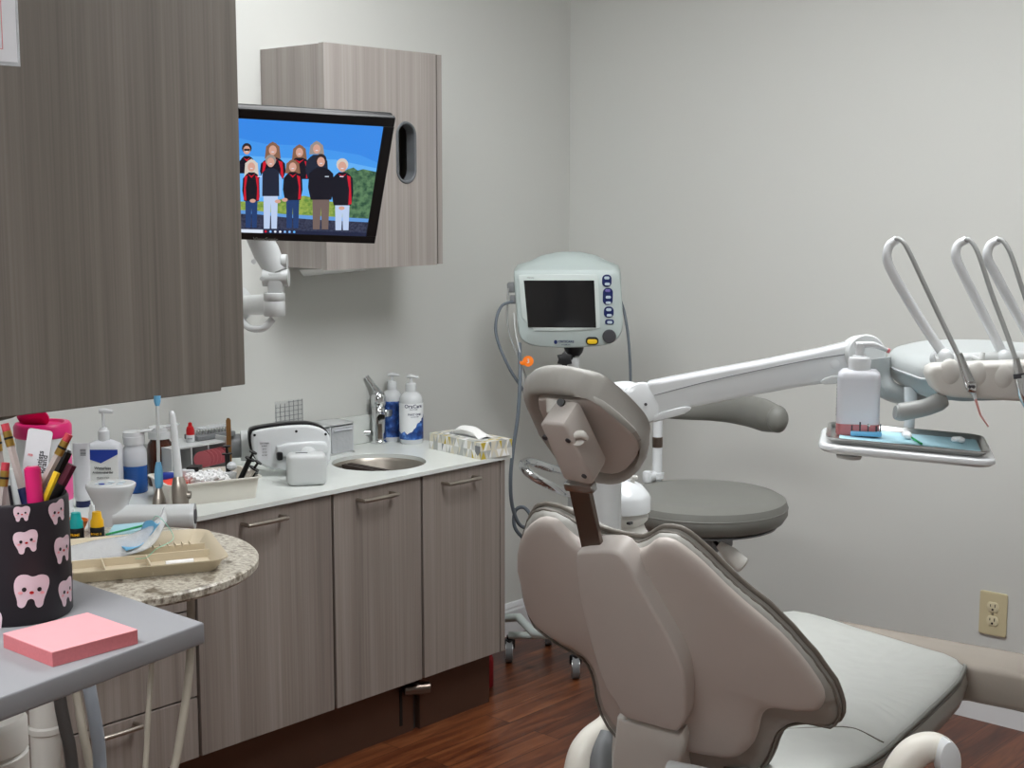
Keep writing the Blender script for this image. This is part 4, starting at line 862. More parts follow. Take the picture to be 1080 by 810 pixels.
obj('touch_keys',g,'button_mark',t); obj('lit_key',xf(prism([(-.012+.005*math.cos(a*.5),-.012+.004*math.sin(a*.5)) for a in range(12)],.0022,.0032),Mh),'royal_blue',t)
def wand(px0,py0,px1,py1,D,lab,kind):
    b=deep(px0,py0,D); tp=deep(px1,py1,D+.0); d=(tp-b).normalized(); L=(tp-b).length
    tt=thing('suction_handpiece' if kind else 'air_water_syringe',b,lab,'handpiece')
    if kind:
        obj('handle',[tube([b-d*.02,b+d*.012,b+d*.035,b+d*.052],[.012,.0145,.0135,.009],20,k=5),cyl(b+RT*.010+d*.02,b+RT*.019+d*.02,.0065,n=16)],'brushed_steel',tt)
        obj('suction_tip',[tube([b+d*.045,b+d*(L*.6),tp-d*.02,tp-RT*.001,tp-RT*.003+d*.006],[.0080,.0072,.0060,.0054,.0025],16,k=4)],'white_gloss',tt)
    else:
        obj('handle',[tube([b-d*.02,b,b+d*.014,b+d*.032],[.011,.0125,.011,.005],18,k=5)],'brushed_steel',tt)
        obj('blue_sleeve',[tube([b+d*.03,b+d*.04,b+d*.062,b+d*.078],[.0045,.0075,.0075,.0045],16,k=4)],'sky_blue',tt)
        obj('tip',[cyl(b+d*.07,tp,.0030,n=14)],'white_plastic',tt); obj('blue_collar',[tube([tp-d*.002,tp+d*.006,tp+d*.016],[.0035,.006,.006],14,k=3)],'sky_blue',tt)
wand(168,534,166,427,D1+.055,'slim blue and silver syringe handpiece standing in the white arm, left of the suction tip',0)
wand(191,534,182,437,D1+.05,'silver suction handpiece with a thick white angled tip, right of the blue one',1)
# ------------------------------------------------------------------ near translucent shelf and what stands on it
SZ=1.07
c=on(215,656,2,SZ); x1=c.x; y1=c.y; 
x0=x1-.52; yb=y1-.48
t=thing('shelf_stand',((x1+x0)/2,(y1+yb)/2,0),'translucent white shelf on a white column, nearest the camera at lower left','shelf')
e=on(0,735,2,SZ); yl=e.y; slope=(e.x-x1)/(e.y-y1)
obj('shelf_top',xf(prism([(x1,y1),(x1+slope*(yb-y1),yb),(x0+slope*(yb-y1),yb),(x0,y1)],SZ-.020,SZ,.0025,3),Matrix.Identity(4)),'acrylic_white',t)
dc=deep(-22,790,1.52); dr_=.05*1.0
obj('column',[lathe((dc.x,dc.y,0),[(.12,0),(.12,.02),(.05,.05),(.05,.60),(.0505,dc.z-.005),(.047,dc.z-.002),(.0505,dc.z+.001),(.0505,on(-22,757,1,dc.y).z-.006),(.047,on(-22,757,1,dc.y).z),(0,on(-22,757,1,dc.y).z)],44),cyl((dc.x,dc.y,.9),(dc.x,dc.y,SZ-.02),.018,n=20)],'cream_plastic',t)
# sticky notes
n1=on(55,688,2,SZ+.0125); n2=on(145,664,2,SZ+.0125); n3=on(85,650,2,SZ+.0125)
X=(n2-n1); w=X.length; X.normalize(); Y=V((-X.y,X.x,0)); Y=Y if Y.dot(n3-n2)>0 else -Y; dpt=(n3-n2).dot(Y)*1.08
Mn=Matrix((X,Y,V((0,0,1)))).transposed().to_4x4(); Mn.translation=V((n1.x,n1.y,SZ))+X*w/2+Y*dpt/2
print('PAD',w,dpt)
t=thing('sticky_note_pad',Mn.translation,'pink sticky note pad on the translucent shelf','note pad')
obj('stack',xf(box((0,0,.006),(w,dpt,.0115)),Mn),'pink_edge',t); obj('top_sheet',xf(box((0,0,.0121),(w+.0002,dpt+.0002,.0008)),Mn),'pink_paper',t)
# pencil cup
cb=deep(20,640,1.27); 
cp=V((cb.x,cb.y,SZ)); 
# centre on the shelf under px 20
cp=on(20,646,2,SZ); CRd=rad(cp,110); ctop=on(20,527,1,cp.y).z
ch=deep(20,523,dep(cp)).z-SZ+.004
print('CUP',cp,CRd,ch)
t=thing('pencil_cup',cp,'black pencil cup printed with smiling pink teeth, full of pencils','pencil cup')
cupb=obj('cup',lathe(cp,[(CRd*.96,0),(CRd,.003),(CRd,ch-.003),(CRd-.0015,ch),(CRd-.003,ch-.002),(CRd-.003,.004),(0,.004)],64),'cup_dark',t)
def wrap(poly,cx,cz,s,rot,off,mat,name,par):
    ca,sa=math.cos(rot),math.sin(rot); bm=bmesh.new(); vs=[]
    for x,y in poly:
        X_,Y_=(x*ca-y*sa)*s,(x*sa+y*ca)*s; vs.append(bm.verts.new((X_,Y_,0)))
    f=bm.faces.new(vs); bmesh.ops.triangulate(bm,faces=[f]); bmesh.ops.subdivide_edges(bm,edges=bm.edges[:],cuts=2,use_grid_fill=True); bmesh.ops.triangulate(bm,faces=bm.faces[:])
    R=CRd+off; o=[cp+V((R*math.cos(cx+v.co.x/CRd),R*math.sin(cx+v.co.x/CRd),cz+v.co.y)) for v in bm.verts]; bm.verts.index_update(); fs=[[v.index for v in f.verts] for f in bm.faces]; bm.free(); return o,fs
tooth=smooth([(-1,.55),(-.8,.95),(-.35,1.0),(0,.82),(.45,1.0),(.95,.85),(1.05,.4),(.9,-.05),(.74,-.5),(.72,-.85),(.45,-.98),(.26,-.8),(.2,-.5),(0,-.4),(-.2,-.5),(-.26,-.8),(-.45,-.98),(-.72,-.85),(-.74,-.5),(-.95,0)],2)
ac=math.atan2(CAM.y-cp.y,CAM.x-cp.x)
def ang_of(px): 
    s=(px-20)/FPX*dep(cp)/CRd; return ac+math.asin(max(-1,min(1,s)))
def z_of(py): return deep(20,py,dep(cp)-CRd*.8).z-SZ
circ=lambda cx,cy_,rx,ry,n=12:[(cx+rx*math.cos(2*math.pi*i/n),cy_+ry*math.sin(2*math.pi*i/n)) for i in range(n)]
TL=[(px,py,s_,r_,None) for px,py,s_,r_ in((33,622,.0155,-.12),(30,568,.0105,.12),(66,585,.0125,0),(68,633,.0125,.1),(62,531,.0105,.2),(-14,600,.013,0),(-8,655,.012,.2),(27,521,.007,0),(-30,560,.012,0))]+[(0,0,.012,.1*i,(ac+1.7+i*.75,.03+.05*(i%2))) for i in range(6)]
for px,py,s_,r_,az in TL:
    a,z=az if az else (ang_of(min(px,73)),min(z_of(py),ch-s_*1.15))
    g=MB(); g.add(wrap(tooth,a,z,s_,r_,.0005,None,None,None),0)
    for sx in(-.42,.42): g.add(wrap(circ(sx,.12,.13,.13),a,z,s_,r_,.0009,None,None,None),1); g.add(wrap(circ(sx*1.45,-.08,.13,.08),a,z,s_,r_,.0008,None,None,None),2)
    g.add(wrap(circ(.0,-.06,.13,.09),a,z,s_,r_,.0009,None,None,None),3)
    obj('printed_tooth',g,['tooth_pink','black_plastic','pink_paper','red'],cupb,ang=60)
# things in the cup: bottom (inside cup) -> top, from photo points
def incup(px,py,dd=0,rmax=None):
    return deep(px,py,dep(cp)+dd)
def stick(name,lab,cat,p1,dd1,p2,dd2,layers):
    tp=incup(*p1,dd1); mid=incup(*p2,dd2); d=(mid-tp).normalized(); L=(tp.z-(SZ+.006))/(-d.z); d_end=tp+d*L
    # keep inside the cup
    h=V((d_end.x-cp.x,d_end.y-cp.y,0)); 
    if h.length>CRd-.009: h=h.normalized()*(CRd-.009); d_end=V((cp.x+h.x,cp.y+h.y,d_end.z)); 
    d=(d_end-tp).normalized(); L=(d_end-tp).length
    tt=thing(name,d_end,lab,cat)
    for nm,s0,s1,r,m,n in layers:
        s1=L if s1 is None else s1; obj(nm,cyl(tp+d*s0,tp+d*s1,r,n=n),m,tt,ang=30)
    return tt,tp,d,L
E_=[('eraser',0,.007,.0036,'eraser',16),('ferrule',.007,.021,.0039,'gold',16),('ferrule_band',.0125,.0145,.0041,'black_plastic',16)]
stick('pencil','grey pencil with a red eraser leaning right, in front of the white card','pencil',(73,458),-.01,(47,505),-.012,E_+[('shaft',.021,None,.0038,'pencil_tan',6)])
stick('pencil','grey pencil with a dark blue grip, leaning left with its eraser just under the cabinet','pencil',(5,447),-.01,(24,500),-.012,E_+[('shaft',.021,.060,.0038,'pencil_tan',6),('blue_grip',.060,None,.0042,'navy',12)])
stick('pencil','short upright grey pencil at the left of the cup','pencil',(6,488),-.03,(3,520),-.03,E_+[('shaft',.021,None,.0038,'pencil_tan',6)])
stick('pencil','pencil at the far left of the cup, its gold ferrule just inside the picture','pencil',(-5,452),.0,(2,500),.0,E_+[('shaft',.021,None,.0038,'pencil_tan',6)])
stick('marker','thick hot pink marker standing in the front of the cup','marker',(34,494),-.03,(42,525),-.032,[('cap',0,.03,.0072,'magenta',20),('cap_end',-.0015,0,.006,'magenta',20),('barrel',.03,None,.0068,'magenta',20)])
stick('pencil','thin yellow pencil leaning right beside the pink marker','pencil',(60,498),-.02,(49,523),-.022,[('shaft',0,None,.0032,'yellow',6)])
stick('pen','black pen with a square end leaning right at the cup rim','pen',(70,476),.01,(54,510),.008,[('cap',0,.025,.0058,'black_plastic',6),('clip_tip',-.002,0,.004,'grey_plastic',6),('barrel',.025,None,.0045,'dark_grey',12)])
stick('pen','dark maroon pen leaning furthest right, against the cup rim','pen',(76,490),.0,(60,520),-.002,[('cap',0,.02,.0048,'maroon',6),('barrel',.02,None,.0045,'black_plastic',12)])
stick('pen','white pen standing behind the pencil with the dark blue grip','pen',(14,495),.01,(18,520),.01,[('barrel',0,None,.0045,'white_plastic',14)])
# card
q=[incup(35,452,.02),incup(62,455,.02),incup(42,530,.015),incup(16,530,.02)]; q=[incup(35,452,.02),incup(61,456,.02),incup(42,528,.02),incup(17,524,.02)]
X=(q[1]-q[0]).normalized(); Y=(q[0]-q[3]).normalized(); w=(q[1]-q[0]).length; h=(q[0]-q[3]).length+.03
Mc=fr(q[0]+X*w/2-Y*h/2,X,Y)
t=thing('plastic_card',Mc@V((0,-h/2,0)),'white plastic card with printed lettering standing in the pencil cup','card')
obj('card',xf(prism(rrect(w,h,.003),-.0004,.0004),Mc),'card_white',t)
RR=Matrix.Rotation(math.radians(90),4,'Z')
obj('lettering',[text('Dentists',.0072,Mc@Matrix.Translation((w*.16,h*.17,.0005))@RR),text('Brand',.0072,Mc@Matrix.Translation((w*.34,h*.17,.0005))@RR)],'dark_grey',t)
obj('logo',xf(prism(circ(w*.18,-h*.07,.0032,.0032,16),.0004,.0008),Mc),'black_plastic',t)
obj('date_print',[text('FEB',.003,Mc@Matrix.Translation((-w*.25,h*.24,.0005))),text('05',.003,Mc@Matrix.Translation((-w*.25,h*.12,.0005)))],'pink_edge',t)
# ------------------------------------------------------------------ vital signs monitor on its rolling stand
Dv=4.2
bl=deep(552,355,Dv+.02);br=deep(634,356,Dv+.02);X=(br-bl).normalized(); ctop=deep(589.5,295.6,Dv-.012); cbot=deep(592.8,345.3,Dv+.012)
Mv=fr((ctop+cbot)/2,X,ctop-cbot); iv=Mv.inverted()
def VP(px,py,z=0):
    o=iv@CAM; d=iv.to_3x3()@ray(px,py); k=(z-o.z)/d.z; p=o+d*k; return (p.x,p.y)
base=V((.34,-.47,0))
t=thing('vital_signs_monitor',V((Mv.translation.x,Mv.translation.y,Mv.translation.z-.12)),'pale grey-green vital signs monitor with a black screen on a rolling stand','medical monitor')
fo=smooth([VP(*p) for p in((541.5,288),(543,285),(560,284),(600,284),(640,284),(652,285),(654.5,292),(657.5,340),(656,352),(650,360),(640,365),(600,367.5),(565,366),(553,362),(547.5,355),(545,335))],1)
fc=VP(598,325); fo_=polar(fo,fc,64); fr_=[(fc[0]+fo_[k]*math.cos(2*math.pi*k/64),fc[1]+fo_[k]*math.sin(2*math.pi*k/64)) for k in range(64)]
ro=[(541.5,288),(543,280),(560,275),(572,269),(590,265.5),(612,265.5),(628,269),(640,275),(652,279),(655,288),(657,340),(652,356),(640,362),(600,365),(565,363),(552,358),(546,340)]
ro_=[VP(*p,-.09) for p in ro]; rc=VP(598,323,-.09); rp=polar(ro_,rc,64); rr_=[(rc[0]+rp[k]*math.cos(2*math.pi*k/64),rc[1]+rp[k]*math.sin(2*math.pi*k/64)) for k in range(64)]
def sc2(l,c,k): return [((p[0]-c[0])*k+c[0],(p[1]-c[1])*k+c[1]) for p in l]
mix=lambda A,B,u:[(A[i][0]*(1-u)+B[i][0]*u,A[i][1]*(1-u)+B[i][1]*u) for i in range(len(A))]
L=[[(*p,.0) for p in sc2(fr_,fc,.965)],[(*p,-.002) for p in sc2(fr_,fc,.985)],[(*p,-.008) for p in fr_],[(*p,-.05) for p in mix(fr_,rr_,.55)],[(*p,-.09) for p in rr_],[(*p,-.14) for p in sc2(rr_,rc,.9)],[(*p,-.15) for p in sc2(rr_,rc,.8)]]
obj('housing',xf(rings(L),Mv),'monitor_shell',t,ang=50)
bz=[VP(*p) for p in((546.5,291.5),(548,289.5),(628,289),(630.5,291),(633,344),(631,346.5),(600,349),(552,348.5))]
obj('screen_bezel',xf(prism(smooth(bz,1),-.001,.004,.0015),Mv),'monitor_light',t)
so=obj('screen',xf(prism([VP(*p) for p in((552.4,295.6),(626.5,295.6),(628.7,345.4),(556.9,345))],.003,.0045),Mv),'vital_screen',t)
def vb(px,py,w,h,m,nm,par,z0=.0,z1=.003,r=.004):
    p=VP(px,py); return obj(nm,xf([(v) for v in prism(rrect(w,h,min(w,h)*.45,cx=p[0],cy=p[1]),z0,z1,.0008)[0]] and prism(rrect(w,h,min(w,h)*.45,cx=p[0],cy=p[1]),z0,z1,.0008),Mv),m,par)
k=Dv/FPX
for (px,py,w,h),keys in(((640,296,10,13),((640,293),(640.5,299.5))),((641,312.5,10.5,18),((641,306.5),(641.5,313.3),(641.5,319.3))),((642,329,10.5,12),((642,326.5),(642.5,332.5))),((642.8,339.5,9.5,5.5),((643,339.8),))):
    b=vb(px,py,w*k,h*k,'button_navy','button_group',t)
    for i,(a_,c_) in enumerate(keys): vb(a_,c_,5.5*k,3*k,'button_lilac' if (a_,c_)==(641,306.5) else 'button_mark','key',b,.003,.0042)
p=VP(642.5,354.5); obj('dial',xf(lathe((p[0],p[1],0),[(7.2*k,0),(7.2*k,.008),(6*k,.013),(0,.014)],28),Mv),'dark_grey',t)
b=vb(624.5,359.5,13.5*k,8.5*k,'black_plastic','alarm_button',t); vb(624.5,360,10.5*k,5*k,'yellow','yellow_key',b,.003,.005)
obj('brand_lettering',[xf(text('CRITICARE',.0095,Matrix.Translation((*VP(597,360.3),.0012))),Mv),xf(text('SYSTEMS INC',.0045,Matrix.Translation((*VP(597,363.6),.0012))),Mv),xf(prism(circ(*VP(586,360.7),.0052,.0062,16),0,.0012),Mv)],'button_navy',t)
obj('model_lettering',xf(text('nGenuity',.0055,Matrix.Translation((*VP(559.5,292.7),.0045))),Mv),'grey_plastic',t)
obj('side_port',[box(deep(540,303,Dv+.02),(.03,.03,.03),.006,rot=Matrix.Rotation(YAW,4,'Z')),box(deep(541,316,Dv+.02),(.02,.02,.025),.004,rot=Matrix.Rotation(YAW,4,'Z'))],'grey_plastic',t)
# stand
hb=Mv@V((*VP(606,367),-.05)); base=V((hb.x,hb.y,0)); D5=dep(hb)
t=thing('rolling_stand',base,'white pole stand on casters carrying the vital signs monitor','stand')
obj('pole',[cyl((base.x,base.y,.1),(base.x,base.y,hb.z-.035),.017,n=24)],'white_plastic',t)
obj('tilt_mount',[lathe((base.x,base.y,hb.z-.037),[(.018,.006),(.026,.016),(.030,.028),(.030,.035),(0,.035)],24)],'black_plastic',t)
kp=deep(595.5,379,D5-.04); g=MB(); Mk=fr(kp,RT,UP)
g.add(xf(prism([((.026 if i%2 else .018)*math.cos(i*math.pi/6),(.026 if i%2 else .018)*math.sin(i*math.pi/6)) for i in range(12)],-.008,.01,.003),Mk)); g.add(cyl(kp,V((base.x,base.y,kp.z)),.006,n=10)); obj('clamp_knob',g,'black_plastic',t)
hz=.70
def dp_(px,py,D): return deep(px,py,D)
Dh=D5-.2
obj('handle_loop',tube([V((base.x,base.y,deep(600,501,D5).z)),dp_(582,494,Dh+.12),dp_(563,488,Dh+.06),dp_(553.5,487.5,Dh),dp_(551.5,492,Dh-.06),dp_(560,501,Dh-.1),dp_(580,512,Dh-.05),dp_(598,520,D5-.08),V((base.x,base.y,deep(606,522,D5).z))],.0125,14,k=6),'chrome',t)
lg=MB()
c1=on(537,688,2,.03); c2=on(607,705,2,.03)
hub=V((base.x,base.y,.10))
def leg(cst,bend=.0):
    p=V((cst.x,cst.y,.085)); return tube([hub,(hub+p)/2+V((0,0,bend)),p],.014,12,k=4,flat=.8)
for cst in(c1,c2,base+V((-.20,.12,0)),base+V((.18,.22,0)),base+V((.24,-.02,0))):
    l=obj('leg',leg(cst),'monitor_light',t)
    def caster(cst):
        g1=MB(); d=RT; R_=.036
        g1.add(cyl(V((cst.x,cst.y,R_))-d*.010,V((cst.x,cst.y,R_))+d*.010,R_,n=28)); 
        g2=[cyl(V((cst.x,cst.y,R_))-d*.012,V((cst.x,cst.y,R_))+d*.012,R_*.72,n=24)]
        g3=[box((cst.x,cst.y,R_*1.6),(.03,.03,R_*.9),.006),cyl((cst.x,cst.y,R_*1.6),(cst.x,cst.y,.085),.008,n=12)]
        c=obj('caster_tire',g1,'grey_plastic',t); obj('caster_hub',g2,'steel',c); obj('caster_fork',g3,'black_plastic',c)
    caster(V((cst.x,cst.y,0)))
obj('front_bar',[tube([dp_(531,652,4.42),dp_(547,651,4.38),dp_(563,668,4.3),dp_(580,668,4.26),V((base.x,base.y,.13))],.0135,12,k=1)],'monitor_light',t)
# cables
def cable(lab,pts,r,m): obj('cable',tube(pts,r,8,k=8),m,label=lab,cat='cable')
cable('grey cable bowing left from the side of the vital signs monitor',[deep(541,318,Dv),deep(529,323,Dv-.02),deep(523,340,Dv-.04),deep(525,360,Dv-.04),deep(537,388,Dv-.04),deep(552,412,Dv-.02),deep(566,438,Dv),deep(580,470,D5-.04),deep(598,490,D5-.03)],.0045,'cable_grey')
cable('long grey cable hanging straight down beside the counter end and looping below',[deep(548,362,Dv),deep(548.5,400,Dv-.05),deep(546,440,Dv-.06),deep(541,475,Dv-.06),deep(538.5,505,Dv-.06),deep(540,532,Dv-.06),deep(547,552,Dv-.04),deep(556,556,Dv-.02),deep(560,545,Dv),deep(552,535,Dv),deep(543,540,Dv),deep(545,560,Dv),deep(570,580,Dv),deep(600,590,D5-.02)],.0055,'cable_grey')
cable('thin pale sensor wire hanging from the vital signs monitor behind the orange tag',[deep(536,304,Dv),deep(535,330,Dv),deep(537,352,Dv),deep(546,375,Dv-.01),deep(556,400,Dv-.01),deep(570,430,Dv),deep(598,470,D5-.03)],.003,'tube_grey')
cable('white twisted lead hanging from the side port of the monitor',[deep(542,330,Dv),deep(544,352,Dv-.01),deep(550,380,Dv-.02),deep(553,410,Dv-.02),deep(562,425,Dv-.02),deep(598,452,D5-.03)],.002,'white_plastic')
cable('grey cable hanging at the right side of the vital signs monitor',[deep(655,318,Dv+.08),deep(659,332,Dv+.06),deep(663,360,Dv+.05),deep(665,400,Dv+.05),deep(664,450,Dv+.05),deep(640,520,Dv+.03),deep(608,545,D5+.02)],.0045,'cable_grey')
tg=deep(557,381,Dv-.035)
obj('orange_tag',[cyl(tg-FW*.002,tg+FW*.002,.016,n=20),box(deep(551.5,383,Dv-.035),(.018,.006,.012),.002,rot=Matrix.Rotation(YAW,4,'Z'))],'orange_tag',label='round orange tag clipped on the monitor cables',cat='tag')
obj('tag_lettering',text('3',.018,fr(tg-FW*.0025,RT,UP)),'card_white',bpy.data.objects['orange_tag'])
# ------------------------------------------------------------------ assistant stool
sz=.68; scn=on(742,520,2,sz); SRd=rad(scn,176)
t=thing('assistant_stool',(scn.x,scn.y,0),'grey vinyl assistant stool with a curved arm rest, between the dental chair and the wall','stool')
obj('seat',lathe((scn.x,scn.y,sz),[(0,-.075),(SRd*.86,-.075),(SRd*.95,-.066),(SRd,-.048),(SRd*1.0,-.028),(SRd*.975,-.012),(SRd*.9,-.003),(SRd*.75,.0),(SRd*.4,-.004),(0,-.006)],64,cap=False),'stool_vinyl',t)
obj('seat_piping',lathe((scn.x,scn.y,sz-.030),[(SRd*.995,-.002),(SRd*1.006,0),(SRd*.995,.002)],64,cap=False),'stool_vinyl',t)
obj('seat_plate',[lathe((scn.x,scn.y,sz-.0765),[(0,-.022),(SRd*.55,-.022),(SRd*.88,-.004),(SRd*.88,0),(0,0)],48,cap=False),box((scn.x,scn.y,sz-.12),(.13,.1,.05),.01)],'grey_plastic',t)
obj('gas_column',[cyl((scn.x,scn.y,.1),(scn.x,scn.y,sz-.11),.025,n=24),cyl((scn.x,scn.y,.28),(scn.x,scn.y,.1),.034,n=24)],'dark_steel',t)
obj('lever',[tube([V((scn.x,scn.y,sz-.12)),deep(746,561,dep(scn)-.05),deep(758,576,dep(scn)-.12)],.005,10,k=1),],'black_plastic',t)
lv0=deep(758,574,dep(scn)-.12);lv1=deep(783,596,dep(scn)-.15)
obj('lever_paddle',tube([lv0,lv0*.5+lv1*.5,lv1,lv1+(lv1-lv0)*.08],[.010,.021,.022,.008],16,k=5,flat=.35,upv=tuple(UP)),'cream_plastic',t)
for i in range(5):
    a=i*2*math.pi/5+.3; e=V((scn.x+.26*math.cos(a),scn.y+.26*math.sin(a),.07)); l=obj('leg',tube([V((scn.x,scn.y,.12)),e],[.022,.014],12,k=4,flat=.7),'steel',t)
    obj('caster',[cyl(V((e.x,e.y,.027))-V((.008,.008,0)),V((e.x,e.y,.027))+V((.008,.008,0)),.027,n=20),cyl((e.x,e.y,.03),(e.x,e.y,.07),.006,n=10)],'black_plastic',l)
Dp=dep(scn)+.17; pb=deep(693,500,Dp)
pt_=deep(691,432,Dp)
obj('arm_post',[cyl((pb.x,pb.y,sz-.1),(pb.x,pb.y,pt_.z),.0135,n=24),lathe((pb.x,pb.y,pb.z-.012),[(.0135,0),(.019,.001),(.019,.016),(.0135,.017)],24,cap=False)],'white_gloss',t)
zb1=on(693,471.5,1,pb.y).z; zb2=on(693,460.5,1,pb.y).z
obj('post_band',[cyl((pb.x,pb.y,zb1),(pb.x,pb.y,zb2),.0142,n=24)],'dark_steel',t)
kb=deep(683,503,Dp-.02); obj('clamp',[tube([V((pb.x,pb.y,kb.z)),kb],[.012,.017],12,k=1),box(kb,(.024,.024,.034),.007),box((pb.x,pb.y,sz-.105),(.05,.05,.03),.006),tube([V((pb.x,pb.y,sz-.105)),V((scn.x,scn.y,sz-.11))],.014,10,k=1)],'white_gloss',t)
arm=[deep(700,436,Dp+.02),deep(725,433,Dp+.0),deep(755,430,Dp-.03),deep(783,432,Dp-.09),deep(806,438,Dp-.17),deep(820,442,Dp-.22)]
obj('arm_rest',tube(arm,[.014,.026,.038,.043,.044,.036],22,k=8,flat=.62,upv=(0,0,1)),'stool_vinyl',t,ang=80)
obj('arm_rest_end',ell(arm[-1],(.028,.028,.036)),'stool_vinyl',t)
# ------------------------------------------------------------------ dental chair
al=math.radians(5); Fc=V((-math.sin(al),math.cos(al),0)); Rc=V((math.cos(al),math.sin(al),0)); Zc=V((0,0,1))
class Surf:
    """a curved sheet of the chair: w = k*u^2 + w0 above a plane reclined by lean; k may differ left/right"""
    def __init__(s,P0,lean,kl,kr,w0=0):
        l=math.radians(lean); s.P=V(P0); s.U=Zc*math.cos(l)-Fc*math.sin(l); s.N=Fc*math.cos(l)+Zc*math.sin(l); s.kl=kl;s.kr=kr;s.w0=w0
    def k(s,u): return s.kr if u>=0 else s.kl
    def pt(s,u,v,w=0): return s.P+Rc*u+s.U*v+s.N*(s.k(u)*u*u+s.w0+w)
    def hit(s,px,py,dw=0):
        r=ray(px,py); c=CAM-s.P; cu,cv,cw=c.dot(Rc),c.dot(s.U),c.dot(s.N)-s.w0-dw; ru,rv,rw=r.dot(Rc),r.dot(s.U),r.dot(s.N)
        best=None
        for k,side in((s.kr,1),(s.kl,-1)):
            A=k*ru*ru;B=2*k*cu*ru-rw;Q=k*cu*cu-cw
            if abs(A)<1e-9: ts=[-Q/B]
            else:
                d=B*B-4*A*Q
                if d<0: ts=[-B/(2*A)]            # silhouette: nearest tangent point
                else: ts=[(-B-math.sqrt(d))/(2*A),(-B+math.sqrt(d))/(2*A)]
            for t_ in ts:
                u=cu+t_*ru
                if 1.2<t_<4.5 and u*side>=-1e-6 and (best is None or t_<best[0]): best=(t_,u,cv+t_*rv)
        return (best[1],best[2]) if best else None
chair=thing('dental_chair',(1.62,-1.35,0),'light grey dental chair with taupe-looking back shell and headrest, seen from behind','dental chair')
B=Surf((1.70,-1.79,.50),28,.55,1.0)
shell=[(615,577),(604,570),(595.6,563),(590,556),(583,551),(573,548.5),(565,550),(558,555),(552,562),(547.5,572),(545,585),(545,600),(548,612),(550,622),(552,634),(556,646),(563,657),(573,665),(582,671),(592,676.5),(602,681),(611.5,686),(619,692),(626,702),(629.5,712),(632,723),(634,735),(638,748),(645,760),(655,772),(668,780),(690,786),(717,791),(735,794.5),(752,797.5),(764,799.5),(772,800),(780,797.5),(788,792),(794,785),(798,775),(800,764),(803,755),(809,748.5),(819,745.5),(836.7,746.5),(848,749),(858,750.5),(865,748.5),(868.5,742),(867,732),(863,724),(853,709),(843,696),(832,683),(820,670.5),(806,658),(794,648),(780,636),(763,620.5),(750,607.5),(738,596),(727,586.5),(717,579),(708,573.5),(700,571.3),(692,571.3),(687,574),(682,578.5),(676,581.8),(668,583),(657,581.5),(641,576.5),(628,575)]
sh=[B.hit(*p) for p in shell]
cc=B.hit(668,672); NP=240
pr_s=polar(sh,cc,NP)
def loop(pr,c,k,w,S,dk=0): return [S.pt(c[0]+(pr[i]*k+dk)*math.cos(2*math.pi*i/NP),c[1]+(pr[i]*k+dk)*math.sin(2*math.pi*i/NP),w) for i in range(NP)]
def mixp(a,b,t_): return [a[i]*(1-t_)+b[i]*t_ for i in range(NP)]
def crown(k,h): return -h*(1-k*k)
sm_=pr_s[:]
for _ in range(60): sm_=[(sm_[i-1]+sm_[i]*2+sm_[(i+1)%NP])/4 for i in range(NP)]
for _ in range(3): sm_=[(sm_[i-6]+sm_[i]*2+sm_[(i+6)%NP])/4 for i in range(NP)]
mn_=min(pr_s[i]/sm_[i] for i in range(NP))
L=[loop(mixp([q*mn_ for q in sm_],pr_s,max(0,(k-.35)/.65)**2.2),cc,k,-.006+crown(k,.012),B) for k in(.15,.3,.45,.6,.72,.82,.9,.95)]
L+=[loop(pr_s,cc,1,-.006,B,dk=-.010),loop(pr_s,cc,1,-.003,B,dk=-.004),loop(pr_s,cc,1,.001,B,dk=-.001),loop(pr_s,cc,1,.006,B),loop(pr_s,cc,1,.012,B,dk=-.001),loop(pr_s,cc,1,.012,B,dk=-.02)]
obj('back_shell',rings(L),'chair_shell',chair,ang=70)
cush=[(602,541),(589,534.5),(574.6,531.5),(564.7,534),(558,543.7),(554,557),(550,572),(549,590),(552,612),(555,630),(560,646),(566,658),(577,667),(592,677.5),(604,684),(614,690),(621,697),(626,708),(629,720),(631,735),(636,750),(644,765),(655,778),(680,790),(710,802),(735,808),(760,812),(790,813),(806,810),(812,802),(817,792),(821,780),(826,770),(836.7,762),(850,759.5),(868,758.5),(877,764.5),(884,764),(890,754),(890.5,744),(887,731),(882.4,719.5),(872,705),(861,689),(849,676),(836.7,661.5),(824,649),(812,637),(796,625),(780.4,612),(764,596.5),(748.7,581),(735,569),(727,562.5),(718,557.5),(709,555.8),(700,555.6),(694,557.8),(686,563.5),(678,566.5),(658.6,564),(637,559),(622,553)]
C2=Surf((1.70,-1.79,.50),28,.55,1.0,w0=.040)
cu=[C2.hit(*p) for p in cush]; pr_c=polar(cu,cc,NP)
inn_=[x-.012 for x in pr_s]
def wl(pr,w,amp):
    return [C2.pt(cc[0]+pr[i]*math.cos(2*math.pi*i/NP),cc[1]+pr[i]*math.sin(2*math.pi*i/NP),w+amp*math.sin(i*1.57+.6*math.sin(i*.37))) for i in range(NP)]
L=[loop(inn_,cc,1,-.030,C2),wl(mixp(inn_,pr_c,.3),-.026,.0012),wl(mixp(inn_,pr_c,.55),-.021,.0018),wl(mixp(inn_,pr_c,.8),-.013,.0012),loop(pr_c,cc,1,-.006,C2,dk=-.006),loop(pr_c,cc,1,.0,C2,dk=-.004)]
obj('back_cushion',rings(L+[loop(pr_c,cc,1,.012,C2,dk=-.008)]+[loop(pr_c,cc,k,.030*(1-k**4)+.014,C2) for k in(.93,.8,.6,.4,.2)],False,True),'upholstery_grey',chair,ang=80)
